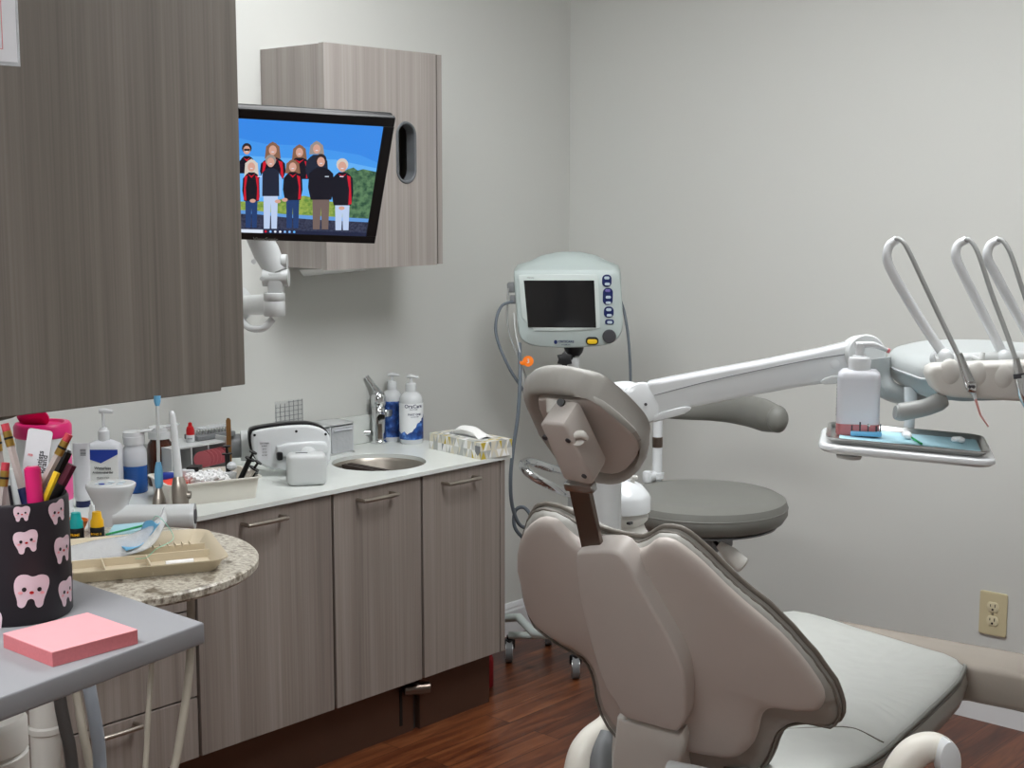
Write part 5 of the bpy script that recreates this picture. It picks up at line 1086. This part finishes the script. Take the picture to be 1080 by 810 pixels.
# piping: a closed thin tube following the rim
def ptube(pts,r,n=8):
    m=len(pts); vs=[];fs=[]
    for i in range(m):
        t_=(pts[(i+1)%m]-pts[i-1]).normalized(); x=(C2.N-t_*C2.N.dot(t_)).normalized(); y=t_.cross(x)
        for j in range(n): a=2*math.pi*j/n; vs.append(pts[i]+x*(r*math.cos(a))+y*(r*math.sin(a)))
    for i in range(m):
        for j in range(n): q=(j+1)%n; i2=(i+1)%m; fs.append([i*n+j,i*n+q,i2*n+q,i2*n+j])
    return vs,fs
obj('piping',[ptube(loop(pr_c,cc,1,.004,C2,dk=-.002),.0042),ptube(loop(pr_c,cc,1,-.009,C2,dk=-.004),.0025)],'upholstery_dark',chair,ang=80)
# column cover on the back
def plane_xy(S,px,py,w): # point on plane w=const (k=0) in u,v
    T=Surf(S.P,0,0,0); T.U=S.U;T.N=S.N;T.w0=w; return T.hit(px,py)
Bm=lambda w: Matrix((Rc,B.U,B.N)).transposed().to_4x4()
def Bmat(S,w=0):
    m=Matrix((Rc,S.U,S.N)).transposed().to_4x4(); m.translation=S.P+S.N*w; return m
col=[(606.5,586),(610,582.5),(640,581),(650,583),(656,588),(664,600),(674,619),(690,646.7),(706,675),(716,696),(721.5,712),(723.5,735),(724,757),(717,770),(713,773),(684,765),(653,756),(650,742),(639.6,730),(629,705),(622,677),(613,642),(608,612)]
wc=-.032
cp_=[plane_xy(B,p[0],p[1],wc) for p in col]
obj('back_column',xf(prism(smooth(cp_,1),wc,.012,.006,4),Bmat(B)),'chair_cover',chair,ang=60)
tr=[plane_xy(B,p[0],p[1],wc-.001) for p in((659,590),(668,606),(690,643),(706,671),(716,693),(721,712))]
obj('column_seam',[tube([B.P+Rc*q_[0]+B.U*q_[1]+B.N*(wc+.012) for q_ in [plane_xy(B,p[0]+1.5,p[1],wc+.012) for p in ((657,589),(668,604),(691,643),(707,671),(717,693),(722,712),(724,735))]],.0012,6,k=5)],'upholstery_dark',chair)
lowp=[(650,758),(684,767),(714,775.5),(719.5,772),(722,781),(718,800),(714,830),(708,900),(640,900),(643,830),(645,806)]
lp_=[plane_xy(B,p[0],p[1],wc+.008) for p in lowp]
obj('pivot_cover',xf(prism(lp_,wc+.008,.06,.006,3),Bmat(B)),'cream_plastic',chair,ang=60)
# headrest mast: flat steel bar
Mst=Surf(B.pt(-.055,.39,-.035),24,0,0)
m0=deep(627,590,dep(B.pt(*cp_[2],0))-.0) 
mb=B.P+Rc*plane_xy(B,626.5,588,-.014)[0]+B.U*plane_xy(B,626.5,588,-.014)[1]+B.N*-.014
Ms=Surf(mb,23,0,0); mt=Ms.hit(610.5,514)
Mm_=Bmat(Ms); 
obj('headrest_mast',[xf(box((mt[0]/2,mt[1]/2-.05,0),(.0385,mt[1]+.12,.010),.0015,1,rot=Matrix.Rotation(math.atan2(-mt[0],mt[1]),4,'Z')),Mm_)],'dark_steel',chair)
sl=plane_xy(B,641,587,wc); obj('mast_slot',[xf(box((sl[0]+.004,sl[1]+.0035,wc+.018),(.016,.008,.016),.001,1),Bmat(B))],'dark_steel',chair)
# headrest bracket
topm=Ms.pt(mt[0],mt[1],0)
H=Surf(topm,38,0,0)
br_=[plane_xy(H,x,y,-.035) for x,y in((569.5,449),(573,445.5),(594,448),(598,452),(625,507),(624,511.5),(620,512),(596.5,506.5),(593,503))]
bk=obj('headrest_bracket',xf(prism(br_,-.035,.012,.0045,3),Bmat(H)),'chair_cover',chair,ang=50)
scr_=[plane_xy(H,x,y,-.036) for x,y in((574.5,462),(599,465),(616,502.5))]
for p in scr_: obj('screw',xf(cyl((p[0],p[1],-.0365),(p[0],p[1],-.033),.0042,n=14),Bmat(H)),'dark_grey',bk)
kn=[plane_xy(H,x,y,-.012) for x,y in((611,458),)][0]
kd=dep(H.pt(kn[0],kn[1],-.02))-.012
obj('lock_lever',[cyl(deep(609,462,kd),deep(609,462,kd+.03),.011,n=20),tube([deep(608,459,kd),deep(614,458,kd-.004),deep(619,463,kd)],[.009,.008,.005],14,k=4,flat=.7)],'cream_plastic',bk)
cl=H.pt(*plane_xy(H,612,513,-.01),-.01)
obj('clamp_fitting',[box(cl,(.052,.016,.014),.003,rot=Matrix.Rotation(.4,4,'X')@Matrix.Rotation(al,4,'Z'))],'steel',bk)
# headrest: shell plates and pad
HS=Surf(H.pt(0,.07,.028),46,1.2,1.2)
outer=[(553.5,404.5),(556,397),(561,393),(567.6,390),(575,388.3),(583,388),(592,388.6),(600.5,390),(609,392),(617.8,395),(627,399.8),(636.8,406),(647,415),(657.5,425),(666,434),(674.8,444.5),(680,453),(682.8,461),(683.8,473),(682,482),(678,489),(668,499),(660,502.5),(652,504),(638,503),(622,500),(603,490),(588,474),(576,456),(568.5,446),(561,427),(556,414)]
plate=[(566,420),(575,419),(590,420),(603,421),(619.5,420),(626,423),(634,428),(643,435),(652,442.6),(660,450),(668,458),(673,466),(674.6,474),(673,481),(669,488),(661,496),(654,499.5),(646,500.8),(635,499.5),(622,496),(606,487),(592,472),(581,456),(572,442),(567,430)]
ou=[HS.hit(*p,.03) for p in outer]; pl=[HS.hit(*p,0) for p in plate]
hc_=HS.hit(622,455); po_=polar(ou,hc_,NP); pp_=polar(pl,hc_,NP)
def lp2(pr,w,dk=0,k=1): return loop(pr,hc_,k,w,HS,dk)
obj('headrest_shell',rings([lp2(pp_,.002,k=.3),lp2(pp_,.001,k=.7),lp2(pp_,-.001,dk=-.006),lp2(pp_,.0,dk=-.003),lp2(pp_,.003,dk=-.002),lp2(pp_,.012,dk=-.003)]),'chair_shell',chair,ang=60)
def lpw(pr,w,wt,dk=0):
    return [HS.pt(hc_[0]+(pr[i]+dk)*math.cos(2*math.pi*i/NP),hc_[1]+(pr[i]+dk)*math.sin(2*math.pi*i/NP),w+wt*max(0,math.sin(2*math.pi*i/NP+.25))**.7) for i in range(NP)]
obj('headrest_cushion',rings([lpw(pp_,.012,0,-.003),lpw(pp_,.006,0,.002),lpw(mixp(pp_,po_,.35),.002,-.004),lpw(mixp(pp_,po_,.7),.006,-.004),lpw(mixp(pp_,po_,.93),.018,-.002),lpw(po_,.030,0),lpw(mixp(pp_,po_,.9),.038,0),lpw(mixp(pp_,po_,.55),.044,0),lp2(po_,.048,k=.7),lp2(po_,.05,k=.35)]),'upholstery_grey',chair,ang=80)
nk0=H.pt(*plane_xy(H,584,449,-.01),-.01); nk1=HS.pt(*HS.hit(590,428),.0)
obj('headrest_neck',[cyl(nk0+Rc*.006,nk0*.5+nk1*.5+Rc*.004,.019,.015,24),cyl(nk0*.5+nk1*.5,nk1+(nk1-nk0)*.15,.015,.022,24)],'cream_plastic',chair)
obj('neck_pin',[cyl(deep(591,424,dep(nk1)-.035),deep(594,426,dep(nk1)-.015),.0055,n=12)],'black_plastic',chair)
# seat
zs=.48
so_=[(760,720),(800,668),(825,644),(836,643),(850,645),(870,650),(905,661),(940,671),(975,681.5),(1000,688.5),(1012,694),(1018,701),(1012,714),(1000,727),(985,741),(968,757),(950,773),(932,790),(912,803),(890,811),(860,818),(820,820),(770,810),(740,775)]
seat=[on(x,y,2,zs) for x,y in so_]; seat2=[(p.x,p.y) for p in seat]; sc_c=on(885,725,2,zs)
NS=240; ps=polar(seat2,(sc_c.x,sc_c.y),NS)
def sl_(k,z,dk=0,rip=0): return [V((sc_c.x+(ps[i]*k+dk)*math.cos(2*math.pi*i/NS),sc_c.y+(ps[i]*k+dk)*math.sin(2*math.pi*i/NS),z+rip*math.sin(i*.9+1.5*math.sin(i*.31))*(.35+.65*max(0,math.sin(i*.052+4.9))))) for i in range(NS)]
obj('seat_cushion',rings([sl_(.12,zs+.011),sl_(.25,zs+.011),sl_(.4,zs+.010),sl_(.52,zs+.009),sl_(1,zs+.008,-.08,.0012),sl_(1,zs+.006,-.05,.0028),sl_(1,zs+.004,-.028,.0022),sl_(1,zs+.001,-.014),sl_(1,zs-.004,-.004),sl_(1,zs-.010,.0),sl_(1,zs-.014,-.004)],True,False),'upholstery_light',chair,ang=80)
obj('seat_side',rings([sl_(1,zs-.013,-.004),sl_(1,zs-.02,.004),sl_(1,zs-.04,.010),sl_(1,zs-.065,.002),sl_(1,zs-.085,-.025),sl_(1,zs-.09,-.08)],False,True),'upholstery_grey',chair,ang=80)
def htube(pts,r,n=8,closed=True):
    m=len(pts); vs=[];fs=[]
    for i in range(m):
        t_=(pts[(i+1)%m]-pts[i-1]).normalized(); x=V((0,0,1)); y=t_.cross(x)
        for j in range(n): a=2*math.pi*j/n; vs.append(pts[i]+x*(r*math.cos(a))+y*(r*math.sin(a)))
    for i in range(m):
        for j in range(n): q=(j+1)%n; i2=(i+1)%m; fs.append([i*n+j,i*n+q,i2*n+q,i2*n+j])
    return vs,fs
obj('seat_piping',[htube(sl_(1,zs-.006,.001),.0045),htube(sl_(1,zs-.016,.001),.003)],'stool_vinyl',chair,ang=80)
e0=on(868,767,2,zs+.009); e1=on(900,768,2,zs+.009); e2=on(932,783,2,zs+.006)
obj('seat_seam',tube([on(825,769,2,zs+.008),e0,e1,e2],.0012,6),'upholstery_dark',chair)
# toe end in its clear sleeve
tz=zs-.004
tp_=[on(*p,2,tz) for p in((872,652),(1000,670),(1100,690),(1180,704),(1190,730),(1120,714),(1060,706),(1024,703),(1005,700))]
tp_=[on(860,650,2,tz),on(960,668.5,2,tz),on(1080,690,2,tz),on(1250,722,2,tz),on(1250,752,2,tz),on(1080,713,2,tz),on(1040,705.5,2,tz),on(1018,701,2,tz),on(1000,705,2,tz)]
pol=[(p.x,p.y) for p in tp_]
obj('toe_cushion',prism(smooth(pol,1),tz-.075,tz,.012,4),'upholstery_light',chair,ang=60)
pm('sleeve_film',(196,184,172),.18,trans=.35,ior=1.1,bump=(25,.3,.004),alpha=.75)
kk=sum((V((*p,0)) for p in pol),V((0,0,0)))/len(pol)
obj('clear_sleeve',prism(smooth([((p[0]-kk.x)*1.02+kk.x,(p[1]-kk.y)*1.05+kk.y) for p in pol],1),tz-.079,tz+.003,.013,4),'sleeve_film',chair,ang=60)
# under-seat body, base, arms
obj('seat_frame',prism(smooth([((p[0]-sc_c.x)*.72+sc_c.x,(p[1]-sc_c.y)*.72+sc_c.y) for p in seat2],1),.28,zs-.085,.03,3),'cream_plastic',chair,ang=50)
obj('lift_column',box((1.60,-1.30,.17),(.26,.42,.26),.05,4),'cream_plastic',chair)
bp=[(1.36,-1.9),(1.88,-1.9),(1.92,-1.6),(1.80,-.62),(1.70,-.50),(1.50,-.50),(1.40,-.62),(1.33,-1.6)]
obj('base_plate',prism(smooth(bp,2),.0,.03,.008,2),'grey_plastic',chair,ang=40)
an=[deep(935,850,2.26),deep(950,812,2.26),deep(966,793,2.26),deep(984,788,2.26),deep(998,796,2.25),deep(1001,812,2.25),deep(1001,840,2.24)]
obj('arm_rest',tube(an,[.026,.026,.0255,.024,.021,.018,.018],20,k=7,flat=1.0,upv=tuple(FW)),'offwhite_plastic',chair,ang=70)
ec=deep(1003,805,2.21); obj('arm_cap',[tube([ec+FW*.04,ec+FW*.002,ec],[.016,.016,.013],28,k=1,flat=2.0,upv=tuple(RT))],'white_gloss',chair)
la=[deep(640,762,2.75),deep(622,780,2.74),deep(612,800,2.73),deep(606,840,2.72)]
obj('arm_rest',tube([deep(642,745,2.76)]+la,[.018,.024,.03,.034,.036],18,k=6,flat=.8,upv=tuple(FW)),'offwhite_plastic',chair,ang=70)
obj('hinge_cover',[tube([deep(640,772,2.62),deep(634,800,2.6),deep(634,850,2.58)],[.012,.02,.024],16,k=4)],'grey_plastic',chair)
obj('hip_rail',[tube([deep(706,812,2.36),deep(745,820,2.32),deep(790,832,2.30)],.016,14,k=4)],'white_plastic',chair)
# ------------------------------------------------------------------ delivery unit
ps_=deep(640,540,2.8); 
du=thing('delivery_unit',(ps_.x,ps_.y,0),'white dental delivery unit: post, long sloping arm and handpiece head over the chair','delivery unit')
zt_=deep(640,432,2.8).z
obj('post',[cyl((ps_.x,ps_.y,.52),(ps_.x,ps_.y,zt_),.0285,n=36)],'white_gloss',du)
obj('mount_bracket',[tube([V((ps_.x,ps_.y,.56)),V((ps_.x,ps_.y,.50)),V((ps_.x+.05,ps_.y+.05,.40)),V((1.52,-1.38,.34))],[.0285,.03,.034,.034],16,k=5)],'cream_plastic',du)
j=deep(677,425,2.72); jx=(RT*.35-FW).normalized()
obj('knuckle',[tube([V((ps_.x,ps_.y,zt_-.02)),V((ps_.x,ps_.y,zt_+.02)),deep(660,416,2.76),deep(672,420,2.76)],[.0285,.03,.026,.026],20,k=5)],'white_gloss',du)
jd=obj('arm_joint',[xf(lathe((0,0,0),[(0,-.05),(.037,-.05),(.040,-.045),(.040,.018),(.037,.024),(.028,.027),(0,.027)],40),fr(j,jx.cross(V((0,0,1))),V((0,0,1))) if 0 else fr(j,RT,UP) )],'white_gloss',du)
obj('joint_screw',[cyl(deep(681,426.5,dep(j)-.026),deep(681,426.5,dep(j)-.030),.003,n=12)],'dark_grey',jd)
e=deep(905,384,2.62); Xa=(e-j).normalized(); Ma=fr(j,Xa,V((0,0,1))-Xa*Xa.z)
if (Ma.to_3x3().col[2]).dot(CAM-j)<0: raise Exception('arm frame')
ia=Ma.inverted()
def AP(px,py,z=0):
    o=ia@CAM; d=ia.to_3x3()@ray(px,py); k=(z-o.z)/d.z; p=o+d*k; return (p.x,p.y)
up_=[(682,404),(700,400.5),(740,393),(800,382),(860,370),(900,360.5),(914,358),(914,372),(860,379),(800,390.5),(740,404),(690,417)]
lo_=[(688,417.5),(740,404.5),(800,391),(860,379.5),(914,372.5),(914,398),(900,400),(868,405),(840,409),(800,416.5),(760,424),(729,430),(722,437),(690,446),(684,446)]; lo_=[(x,y-(1.1 if i<5 else 0)) for i,(x,y) in enumerate(lo_)]
full=up_[:7]+lo_[5:]+[(680,430)]
al_=obj('arm_body',xf(prism([AP(*p,.02) for p in full],-.034,.020,.008,4),Ma),'white_gloss',du,ang=50)
sm2=[Ma@V((*AP(x,y,.0205),.0205)) for x,y in ((690,417),(740,404),(800,390.5),(860,378.5),(905,372))]
obj('arm_seam',tube(sm2,.0009,6,k=2),'grey_plastic',al_)
fa=[AP(*p,.026) for p in((684,446),(690,437),(722,428.5),(729,430),(727,434),(712,440))]; obj('fairing',xf(prism(smooth(fa,1),.010,.0235,.002),Ma),'white_gloss',al_)
fa=[AP(*p,.026) for p in((862,406),(872,397),(895,395),(899,402),(890,405))]; obj('fairing',xf(prism(smooth(fa,1),.010,.0235,.002),Ma),'white_plastic',al_)
q=AP(880.5,384.5,.021); obj('arm_button',xf(lathe((q[0],q[1],.018),[(.0085,0),(.0085,.004),(.006,.0045),(0,.0045)],20),Ma),'white_gloss',al_)
# end joint and elbow
ej=deep(912,373.5,2.60)
obj('end_joint',[xf(lathe((0,0,0),[(0,-.05),(.034,-.05),(.036,-.045),(.036,.010),(.033,.016),(0,.017)],36),fr(ej,RT,UP))],'white_plastic',du)
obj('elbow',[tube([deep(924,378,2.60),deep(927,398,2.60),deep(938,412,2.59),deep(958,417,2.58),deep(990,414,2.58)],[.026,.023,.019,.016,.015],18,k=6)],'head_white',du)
# head
hz_=deep(986,387,2.40).z
hp=[on(x,y,2,hz_) for x,y in((984,389),(936,373),(938,368.5),(950,364.5),(975,362),(1000,361.3),(1035,361.5),(1060,364),(1200,372),(1230,385),(1100,386))]
hp2=smooth([(p.x,p.y) for p in hp],1)
hcx=sum(p[0] for p in hp2)/len(hp2); hcy=sum(p[1] for p in hp2)/len(hp2)
HL=lambda k,z:[((p[0]-hcx)*k+hcx,(p[1]-hcy)*k+hcy,z) for p in hp2]
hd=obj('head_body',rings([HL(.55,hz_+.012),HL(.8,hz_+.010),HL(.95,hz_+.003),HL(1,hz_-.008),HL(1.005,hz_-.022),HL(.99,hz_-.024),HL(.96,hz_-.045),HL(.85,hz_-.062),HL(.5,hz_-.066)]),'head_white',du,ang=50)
obj('head_seam',rings([HL(1.006,hz_-.0215),HL(1.012,hz_-.023),HL(1.006,hz_-.026)],False,False),'white_gloss',hd)
Db=2.36
bmx=fr(deep(1030,402,Db),RT,V((0,0,1))-RT*RT.z); ib=bmx.inverted()
def BP(px,py,z=0):
    o=ib@CAM; d=ib.to_3x3()@ray(px,py); k=(z-o.z)/d.z; p=o+d*k; return (p.x,p.y)
bo=[BP(*p,.0) for p in((979,396),(981,388),(987,384.5),(1010,383.5),(1068,381.5),(1120,380.5),(1200,380),(1200,432),(1120,427),(1076,423.5),(1040,421.5),(1006,419.5),(994,417),(985,409))]
sgb=1 if bmx.to_3x3().col[2].dot(CAM-deep(1030,402,Db))>0 else -1
bp_=obj('handpiece_bumper',xf(prism(bo,-.04*sgb if sgb>0 else .04,.004*sgb,.010,4),bmx),'cream_plastic',hd,ang=60)
for px,py in((1003,394),(1031,396),(1059,398),(1087,400),(1115,402)):
    q=BP(px,py,.006); obj('finger_rest',[xf(ell((q[0],q[1],-.002),(.0195,.024,.0095)),bmx)],'cream_plastic',bp_,ang=80)
obj('holder_rail',[tube([deep(985,381,Db+.06),deep(1060,378,Db+.06),deep(1170,376,Db+.06)],.012,14,k=3),tube([deep(1026,377,Db+.04),deep(1034,379,Db+.03),deep(1037,372,Db+.03)],.004,8,k=4)],'white_plastic',hd)
def whip(base,pts,hosep,lab):
    D=Db+.06
    w_=obj('whip_arm',[tube([deep(*p,D) for p in pts],[.0085,.0085,.0082,.0078,.007],14,k=6),ell(deep(*base,D-.005),(.014,.014,.016)),ell(deep(base[0]-8,base[1]+1,D+.01),(.014,.014,.014))],'white_gloss',du,ang=70)
    obj('hose',[tube([deep(x,y,D-.0-.012*i) for i,(x,y) in enumerate(hosep)],.0042,10,k=8)],'tube_grey',w_)
    return w_
whip((997,377),[(995,374),(966,330),(942,289),(935.5,272),(938,259),(946,252.5)],[(943,253),(949,252.5),(957,262),(975,300),(994,340),(1010,373)],'')
whip((1059,378),[(1057,372),(1034,325),(1016,289),(1008.5,272),(1010,259),(1019,253)],[(1016,254),(1023,253.5),(1032,268),(1046,310),(1060,347),(1071,378)],'')
whip((1098,377),[(1096,372),(1069,325),(1050,289),(1041.5,272),(1044,259),(1053,253)],[(1050,254),(1057,253.5),(1066,268),(1080,310),(1094,347),(1104,378)],'')
def hp_(p0,p1,p2,tip,lab,name):
    a,b,c=[deep(*p,Db-.02) for p in(p0,p1,p2)]
    o=thing(name,a,lab,'handpiece')
    obj('body',[tube([a,b],[.0058,.0092],16,k=1),tube([b,b*.4+c*.6,c],[.0092,.0098,.0045],16,k=3)],'chrome',o)
    return o
o=hp_((1011,373),(1022,402),(1026.5,414),None,'silver air-water syringe with a pink tip hanging at the left end of the delivery head','air_water_syringe')
obj('button_block',[box(deep(1024.5,408,Db-.026),(.014,.012,.018),.003,rot=Matrix.Rotation(YAW,4,'Z')),],'chrome',o)
obj('buttons',[cyl(deep(x,408,Db-.040),deep(x,408,Db-.030),.0028,n=12) for x in(1022.8,1027)],'dark_grey',o)
obj('tip_adapter',[tube([deep(1026.5,413,Db-.02),deep(1028.8,421,Db-.02)],[.004,.0028],12,k=1)],'white_gloss',o)
obj('pink_tip',[tube([deep(1028.5,420,Db-.02),deep(1034,438,Db-.02),deep(1042.5,450,Db-.02)],[.0022,.0018,.0012],10,k=1)],'tip_pink',o)
o=hp_((1071,378),(1075,396),(1084,432),None,'silver drill handpiece hanging at the right edge of the picture','dental_handpiece')
obj('collar',[cyl(deep(1074.6,394,Db-.02),deep(1075.3,399,Db-.02),.0092,n=16)],'dark_grey',o)
# tray support
obj('tray_post',[cyl(deep(960.5,408,2.53),deep(960.5,424,2.53),.0115,n=20),cyl(deep(960.5,420,2.53),deep(958,462,2.53),.0095,n=20),tube([deep(961,411,2.53),deep(985,411,2.53),deep(1000,405,2.53)],.006,10,k=3)],'white_gloss',du)
obj('grip_handle',[tube([deep(944,434.5,2.40),deep(950,434.5,2.40),deep(975,430,2.39),deep(990,424,2.38),deep(997,421.5,2.38)],[.011,.0155,.0145,.0155,.012],18,k=5)],'grey_plastic' if 0 else 'tube_grey',du)
TZ_=1.015
Y=ray(922,208); Y.z=0; Y.normalize(); X=V((Y.y,-Y.x,0)); ct0=on(955,461.5,2,TZ_+.02)
wd=.286; dd=.20
Mq2=Matrix.Translation(ct0-V((0,0,.009)))@Matrix((X,Y,V((0,0,1)))).transposed().to_4x4()@Matrix.Rotation(math.radians(3.2),4,'Y')
print('DTRAY',wd)
th_=obj('tray_holder',[xf(rings([rl(wd-.05,dd-.05,-.016,.025),rl(wd-.012,dd-.012,-.014,.03),rl(wd,dd,-.009,.032),rl(wd,dd,-.003,.032),rl(wd-.006,dd-.006,0,.03)]),Mq2)],'white_gloss',du,ang=50)
obj('pad_foot',[xf(lathe((-wd*.32,-dd*.25,-.027),[(0,0),(.02,0),(.022,.006),(0,.006)],24),Mq2)],'white_plastic',th_)
t=thing('metal_tray',Mq2@V((0,0,.001)),'stainless steel tray lined with blue paper on the white tray holder','tray')
w2,d2=wd-.02,dd-.02
obj('tray',xf(rings([rl(w2-.02,d2-.02,.001,.02),rl(w2-.004,d2-.004,.008,.026),rl(w2,d2,.011,.028),rl(w2,d2,.0122,.028),rl(w2-.006,d2-.006,.0115,.025),rl(w2-.018,d2-.018,.0025,.018)]),Mq2),'steel',t,ang=50)
obj('paper_liner',xf(box((.005,0,.0042),(w2-.035,d2-.03,.001)),Mq2),'blue_paper',label='light blue paper liner in the stainless tray',cat='paper',origin=Mq2@V((0,0,.004)))
def TQ(x,y,z): return Mq2@V((x,y,z))
def onq(px,py,z=.006):
    im=Mq2.inverted(); o=im@CAM; d=im.to_3x3()@ray(px,py); return Mq2@(o+d*((z-o.z)/d.z))
obj('front_strip',[xf(box((0,-d2/2+.022,.006),(w2*.5,.010,.003),.001,1),Mq2)],'paper',label='white paper strip along the front edge of the blue paper liner',cat='paper')
# bottle on tray
bp0=onq(904,460,.005)+Y*.026; bw=rad(bp0,44)*2; bh=deep(904,388,dep(bp0)).z-bp0.z
t=thing('pump_bottle',bp0,'translucent square pump bottle with pink liquid at its bottom, on the stainless tray','pump bottle')
Mb2=fr(bp0,X,Y)
def bl_(s,z,r=.012): return [(p[0]*s,p[1]*s,z) for p in rrect(bw,bw*.78,r)]
obj('bottle',xf(rings([bl_(.94,0),bl_(1,.004),bl_(1,bh*.86),bl_(.97,bh*.93),bl_(.8,bh*.985,.014),bl_(.5,bh,.02)]),Mb2),'clear_frost',t,ang=50)
obj('pink_liquid',xf(rings([bl_(.95,.0),bl_(1.012,.004),bl_(1.012,bh*.18),bl_(.9,bh*.181)]),Mb2),'pink_liquid',t,ang=50)
zc=bp0+V((0,0,bh))
obj('collar',lathe(zc,[(.0195,-.002),(.0195,.016),(.018,.02),(.013,.021),(.011,.024),(0,.024)],28),'white_gloss',t)
zt2=deep(904,361,dep(bp0)).z
obj('pump_head',[cyl(zc+V((0,0,.02)),V((zc.x,zc.y,zt2)),.0085,.0075,n=18),tube([V((zc.x,zc.y,zt2-.003))-RT*.008,V((zc.x,zc.y,zt2-.002))+RT*.022,V((zc.x,zc.y,zt2-.012))+RT*.048],[.006,.0055,.0035],12,k=4)],'white_gloss',t)
obj('pink_spout_end',[cyl(V((zc.x,zc.y,zt2-.0115))+RT*.047,V((zc.x,zc.y,zt2-.0135))+RT*.051,.004,n=12)],'pink_edge',t)
obj('printed_side',[xf(box((-bw/2-.0003,-.004,bh*(.3+.05*k)),(.0006,.02+(k%3)*.004,.0025)),Mb2) for k in range(11)],'dark_grey',t)
bb_=onq(912,461,.006); bM=fr(bb_,X,Y)
t=thing('bur_block',bb_,'small blue bur block with a row of dark burs in front of the pump bottle','bur block')
obj('block',xf(box((0.002,0.006,.005),(.052,.014,.008),.002),bM),'royal_blue' if 0 else 'sky_blue',t)
obj('burs',[xf(cyl((-.022+k*.0068,.006+.002*(k%2),.008),(-.022+k*.0068,.006+.002*(k%2),.019+.003*((k*7)%3)),.0013,n=8),bM) for k in range(8)],'dark_grey',t)
obj('white_tip',xf(ell((.006,.008,.02),.0035,10,8),bM),'cream_plastic',t)
for px,py,lab in((957,463,'small white cotton ball beside the green stick on the blue paper liner'),(1010,467,'crumpled white cotton piece at the right of the blue paper liner')):
    p=onq(px,py,.0055); random.seed(px); obj('cotton_ball',[ell(p+V((random.uniform(-.006,.006),random.uniform(-.004,.004),.005+random.uniform(0,.003))),(.007,.006,.005),10,8) for _ in range(5)],'cotton',label=lab,cat='cotton ball')
p=onq(962,462,.008); q=onq(972,468,.008); obj('green_stick',tube([p,q],.0018,8,k=1),'green',label='short green stick lying on the blue paper liner',cat='stick')
# ------------------------------------------------------------------ water and cup hub behind the post
Dd=2.98; hcn=deep(657,535,Dd); rr=rad(hcn,58)
hcn=deep(655,535,Dd); rr=(686-655)/FPX*Dd
t=thing('cuspidor_hub',(hcn.x,hcn.y,0),'white domed hub behind the delivery post, beside the grey stool seat','hub')
z=lambda py: deep(655,py,Dd).z
obj('dome',lathe((hcn.x,hcn.y,0),[(0,z(540)),(rr,z(538)),(rr*1.0,z(523)),(rr*.93,z(519)),(rr*.7,z(510.5)),(rr*.4,z(506)),(0,z(504))],48,cap=False),'white_gloss',t,ang=30)
obj('neck',lathe((hcn.x,hcn.y,0),[(rr*.84,z(539)),(rr*.93,z(543)),(rr*.92,z(547)),(rr*.78,z(552)),(rr*.85,z(558)),(rr*1.02,z(566)),(rr*1.02,z(575)),(rr*.5,z(590)),(rr*.42,z(610)),(rr*.42,.03),(rr*1.0,.02),(rr*1.0,0),(0,0)],48,cap=False),'cream_plastic',t)
kb=deep(667,508,Dd-.02); obj('tap_knob',[cyl(kb-V((0,0,.01)),kb+V((0,0,.006)),.005,n=12),box(kb+V((0,0,.009)),(.022,.009,.008),.003,rot=Matrix.Rotation(.5,4,'Z'))],'cream_plastic',t)
g=MB()
for px in(658,663,668,672,676): g.add(cyl(deep(px,508,Dd+.06),deep(px,500,Dd+.06),.0035,n=8))
obj('vent_slot',box(deep(663,551.5,Dd-rr*.8),(.016,.012,.006),.002),'dark_grey',t)
# ------------------------------------------------------------------ view
sc.view_settings.view_transform='Standard'; sc.view_settings.look='None'; sc.view_settings.gamma=1; sc.view_settings.use_curve_mapping=False
sc.view_settings.exposure=0.06
w=bpy.data.worlds.new('world'); sc.world=w; w.use_nodes=True; w.node_tree.nodes['Background'].inputs[0].default_value=(.8,.85,.9,1); w.node_tree.nodes['Background'].inputs[1].default_value=.3
